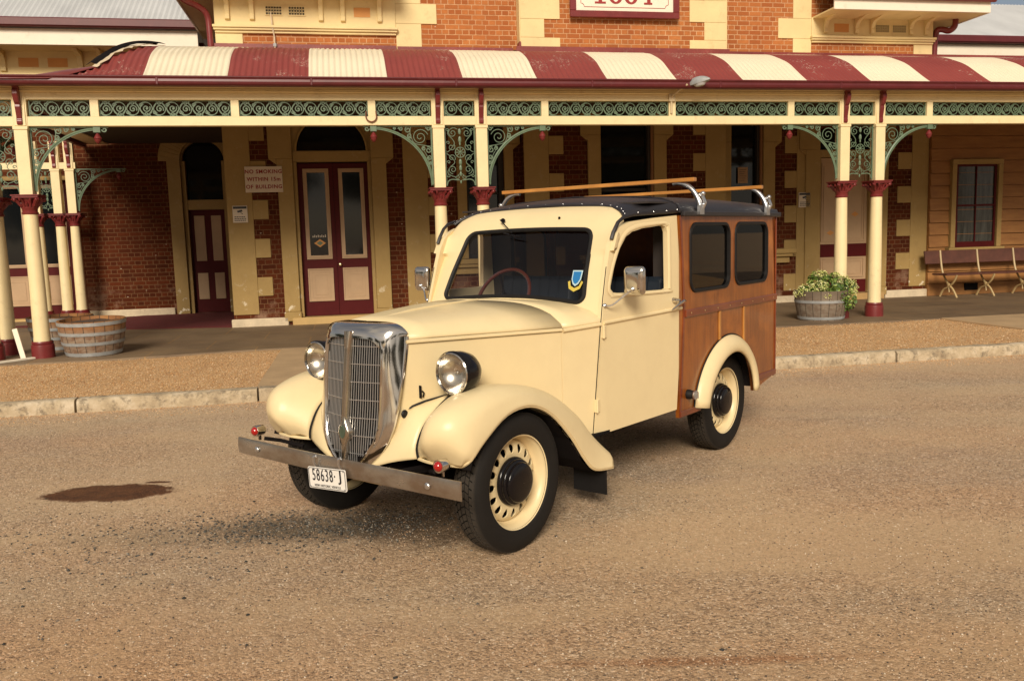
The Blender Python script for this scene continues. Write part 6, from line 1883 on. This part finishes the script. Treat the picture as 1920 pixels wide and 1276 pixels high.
# ---- interior
b = B(); b.box(.93, 1.05, -.60, .60, .85, 1.10); b.build('dashboard', M['trim'], car, bevel=.02)
for s in (1, -1):
    b = B(); x0, x1 = sorted((-s * .06, -s * .60))
    b.box(1.30, 1.72, x0, x1, .62, .76)
    sb = b.build('seat', M['seat'], car, bevel=.03, seg=3)
    b = B(); w_ = x1 - x0; nfl = 7
    for i in range(nfl):
        xa = x0 + w_ * i / nfl
        b.loft([[(1.60 + .10 * t - .03 * (k in (1, 2)), xa + w_ / nfl * (k / 3), .72 + .50 * t) for k in range(4)] for t in (0, .25, .5, .75, .92, 1.0)], False)
    b.build('seat_backrest', M['seat'], sb, smooth=True, solid=.07, off=-1)
sw = empty('steering_wheel', (0, 0, 0)); sw.parent = car; sw.location = V3(1.17, -.27, 1.125); sw.rotation_euler = (0, math.radians(-58), 0)
b = B(); b.lathe([(.195 + .012 * math.cos(t), .012 * math.sin(t)) for t in np.linspace(0, 2 * PI, 9)], 36); b.build('wheel_rim', M['bakelite'], sw, smooth=True)
b = B()
for t in (.5, 2.6, 4.7): b.tube([(.02 * math.cos(t), .02 * math.sin(t), -.02), (.19 * math.cos(t), .19 * math.sin(t), 0)], .006, 6)
b.lathe([(.03, -.03), (.03, .0), (.001, .01)], 16); b.tube([(0, 0, -.02), (0, 0, -.45)], .016, 8); b.build('wheel_spokes', M['black'], sw, smooth=True)
b = B(); b.box(1.62, 1.66, -.72, -.55, 1.0, 1.62); b.box(1.62, 1.66, .55, .72, 1.0, 1.62); b.box(1.30, 3.1, -.70, .70, 1.665, 1.675); b.box(1.20, 1.24, -.5, .5, 1.60, 1.64)
b.build('cabin_lining', M['trim'], car)
b = B(); b.box(1.80, 3.05, -.48, -.30, .44, .80); b.box(1.80, 3.05, .30, .48, .44, .80); b.box(1.80, 3.05, -.725, -.48, .79, .80); b.box(1.80, 3.05, .48, .725, .79, .80); b.build('load_bay_lining', M['trim'], car)
# ------------------------------------------------------------------ trees across the road, behind the photographer (they show in the chrome and glass)
tl = leaf_mat('gum_leaf', [(0, (.020, .032, .012)), (.5, (.045, .065, .022)), (1, (.085, .11, .045))])
bark = mat_simple('pale_bark', (.26, .20, .14), .9, var=.25, scale=3, bump=.01, bscale=12)
def tree_meshes(seed, H):
    rng = random.Random(seed); blobs = []
    b = B()
    b.tube(catmull([(0, 0, -.2), (.1, 0, H * .2), (-.05, .1, H * .42), (.1, 0, H * .7)], 4), [.34, .32, .30, .28, .27, .26, .24, .22, .2, .18, .15, .12, .1], 8)
    for i in range(9):
        t = i * 2.4 + rng.random(); z0 = H * (.25 + .05 * i * .9); r = H * rng.uniform(.18, .34); z1 = z0 + H * rng.uniform(.12, .26)
        p = [(0, 0, z0), (r * .45 * math.cos(t), r * .45 * math.sin(t), z0 + (z1 - z0) * .35), (r * math.cos(t), r * math.sin(t), z1)]
        b.tube(p, [.13, .08, .04], 6)
        blobs.append((p[2][0], p[2][1], z1, H * rng.uniform(.12, .2), .75))
        blobs.append((p[1][0], p[1][1], z1 - .2, H * rng.uniform(.08, .13), .7))
    blobs.append((0, 0, H * .8, H * .2, .8))
    lc = leaf_cloud(blobs, 3600, .24, seed=seed, flat=1.0)
    return b, lc
protos = []
spots = [(-20, -9, 8.5, 'leafy dark green tree across the road, the farthest left of those behind the photographer'), (-14, -15, 9.5, 'tall leafy tree across the road, second from the left behind the photographer'), (-7.5, -18, 8.8, 'leafy tree across the road, third from the left behind the photographer'), (-.5, -19, 9.8, 'leafy tree across the road straight behind the photographer'),
         (6.5, -18, 8.6, 'leafy tree across the road, just right of the middle one behind the photographer'), (13, -14, 9.4, 'tall leafy tree across the road, second from the right behind the photographer'), (19, -8, 8.8, 'leafy dark green tree across the road, the farthest right of those behind the photographer'), (-25, -1, 9.0, 'leafy tree at the left end of the station yard'), (-27, 9, 9.5, 'added leafy tree beyond the left end of the station, screening the verandah return from light')]  # last tree is added out of view to cut sky light from the left
for i, (x, y, H, lab) in enumerate(spots):
    t = empty('gum_tree', (x * 2.0, y * 2.1 if y < 5 else y, 0), i * 1.3, label=lab, cat='tree', group='trees across the road')
    if i < 3:
        tb, lc = tree_meshes(20 + i, 9.0)
        a = tb.build('trunk', bark, t, smooth=True); c = lc.build('crown', tl, t); protos.append((a, c))
    else:
        for q in protos[i % 3]:
            c = q.copy(); COL.objects.link(c); c.parent = t
    t.scale = (1.7, 1.7, H / 9.0 * 1.25)
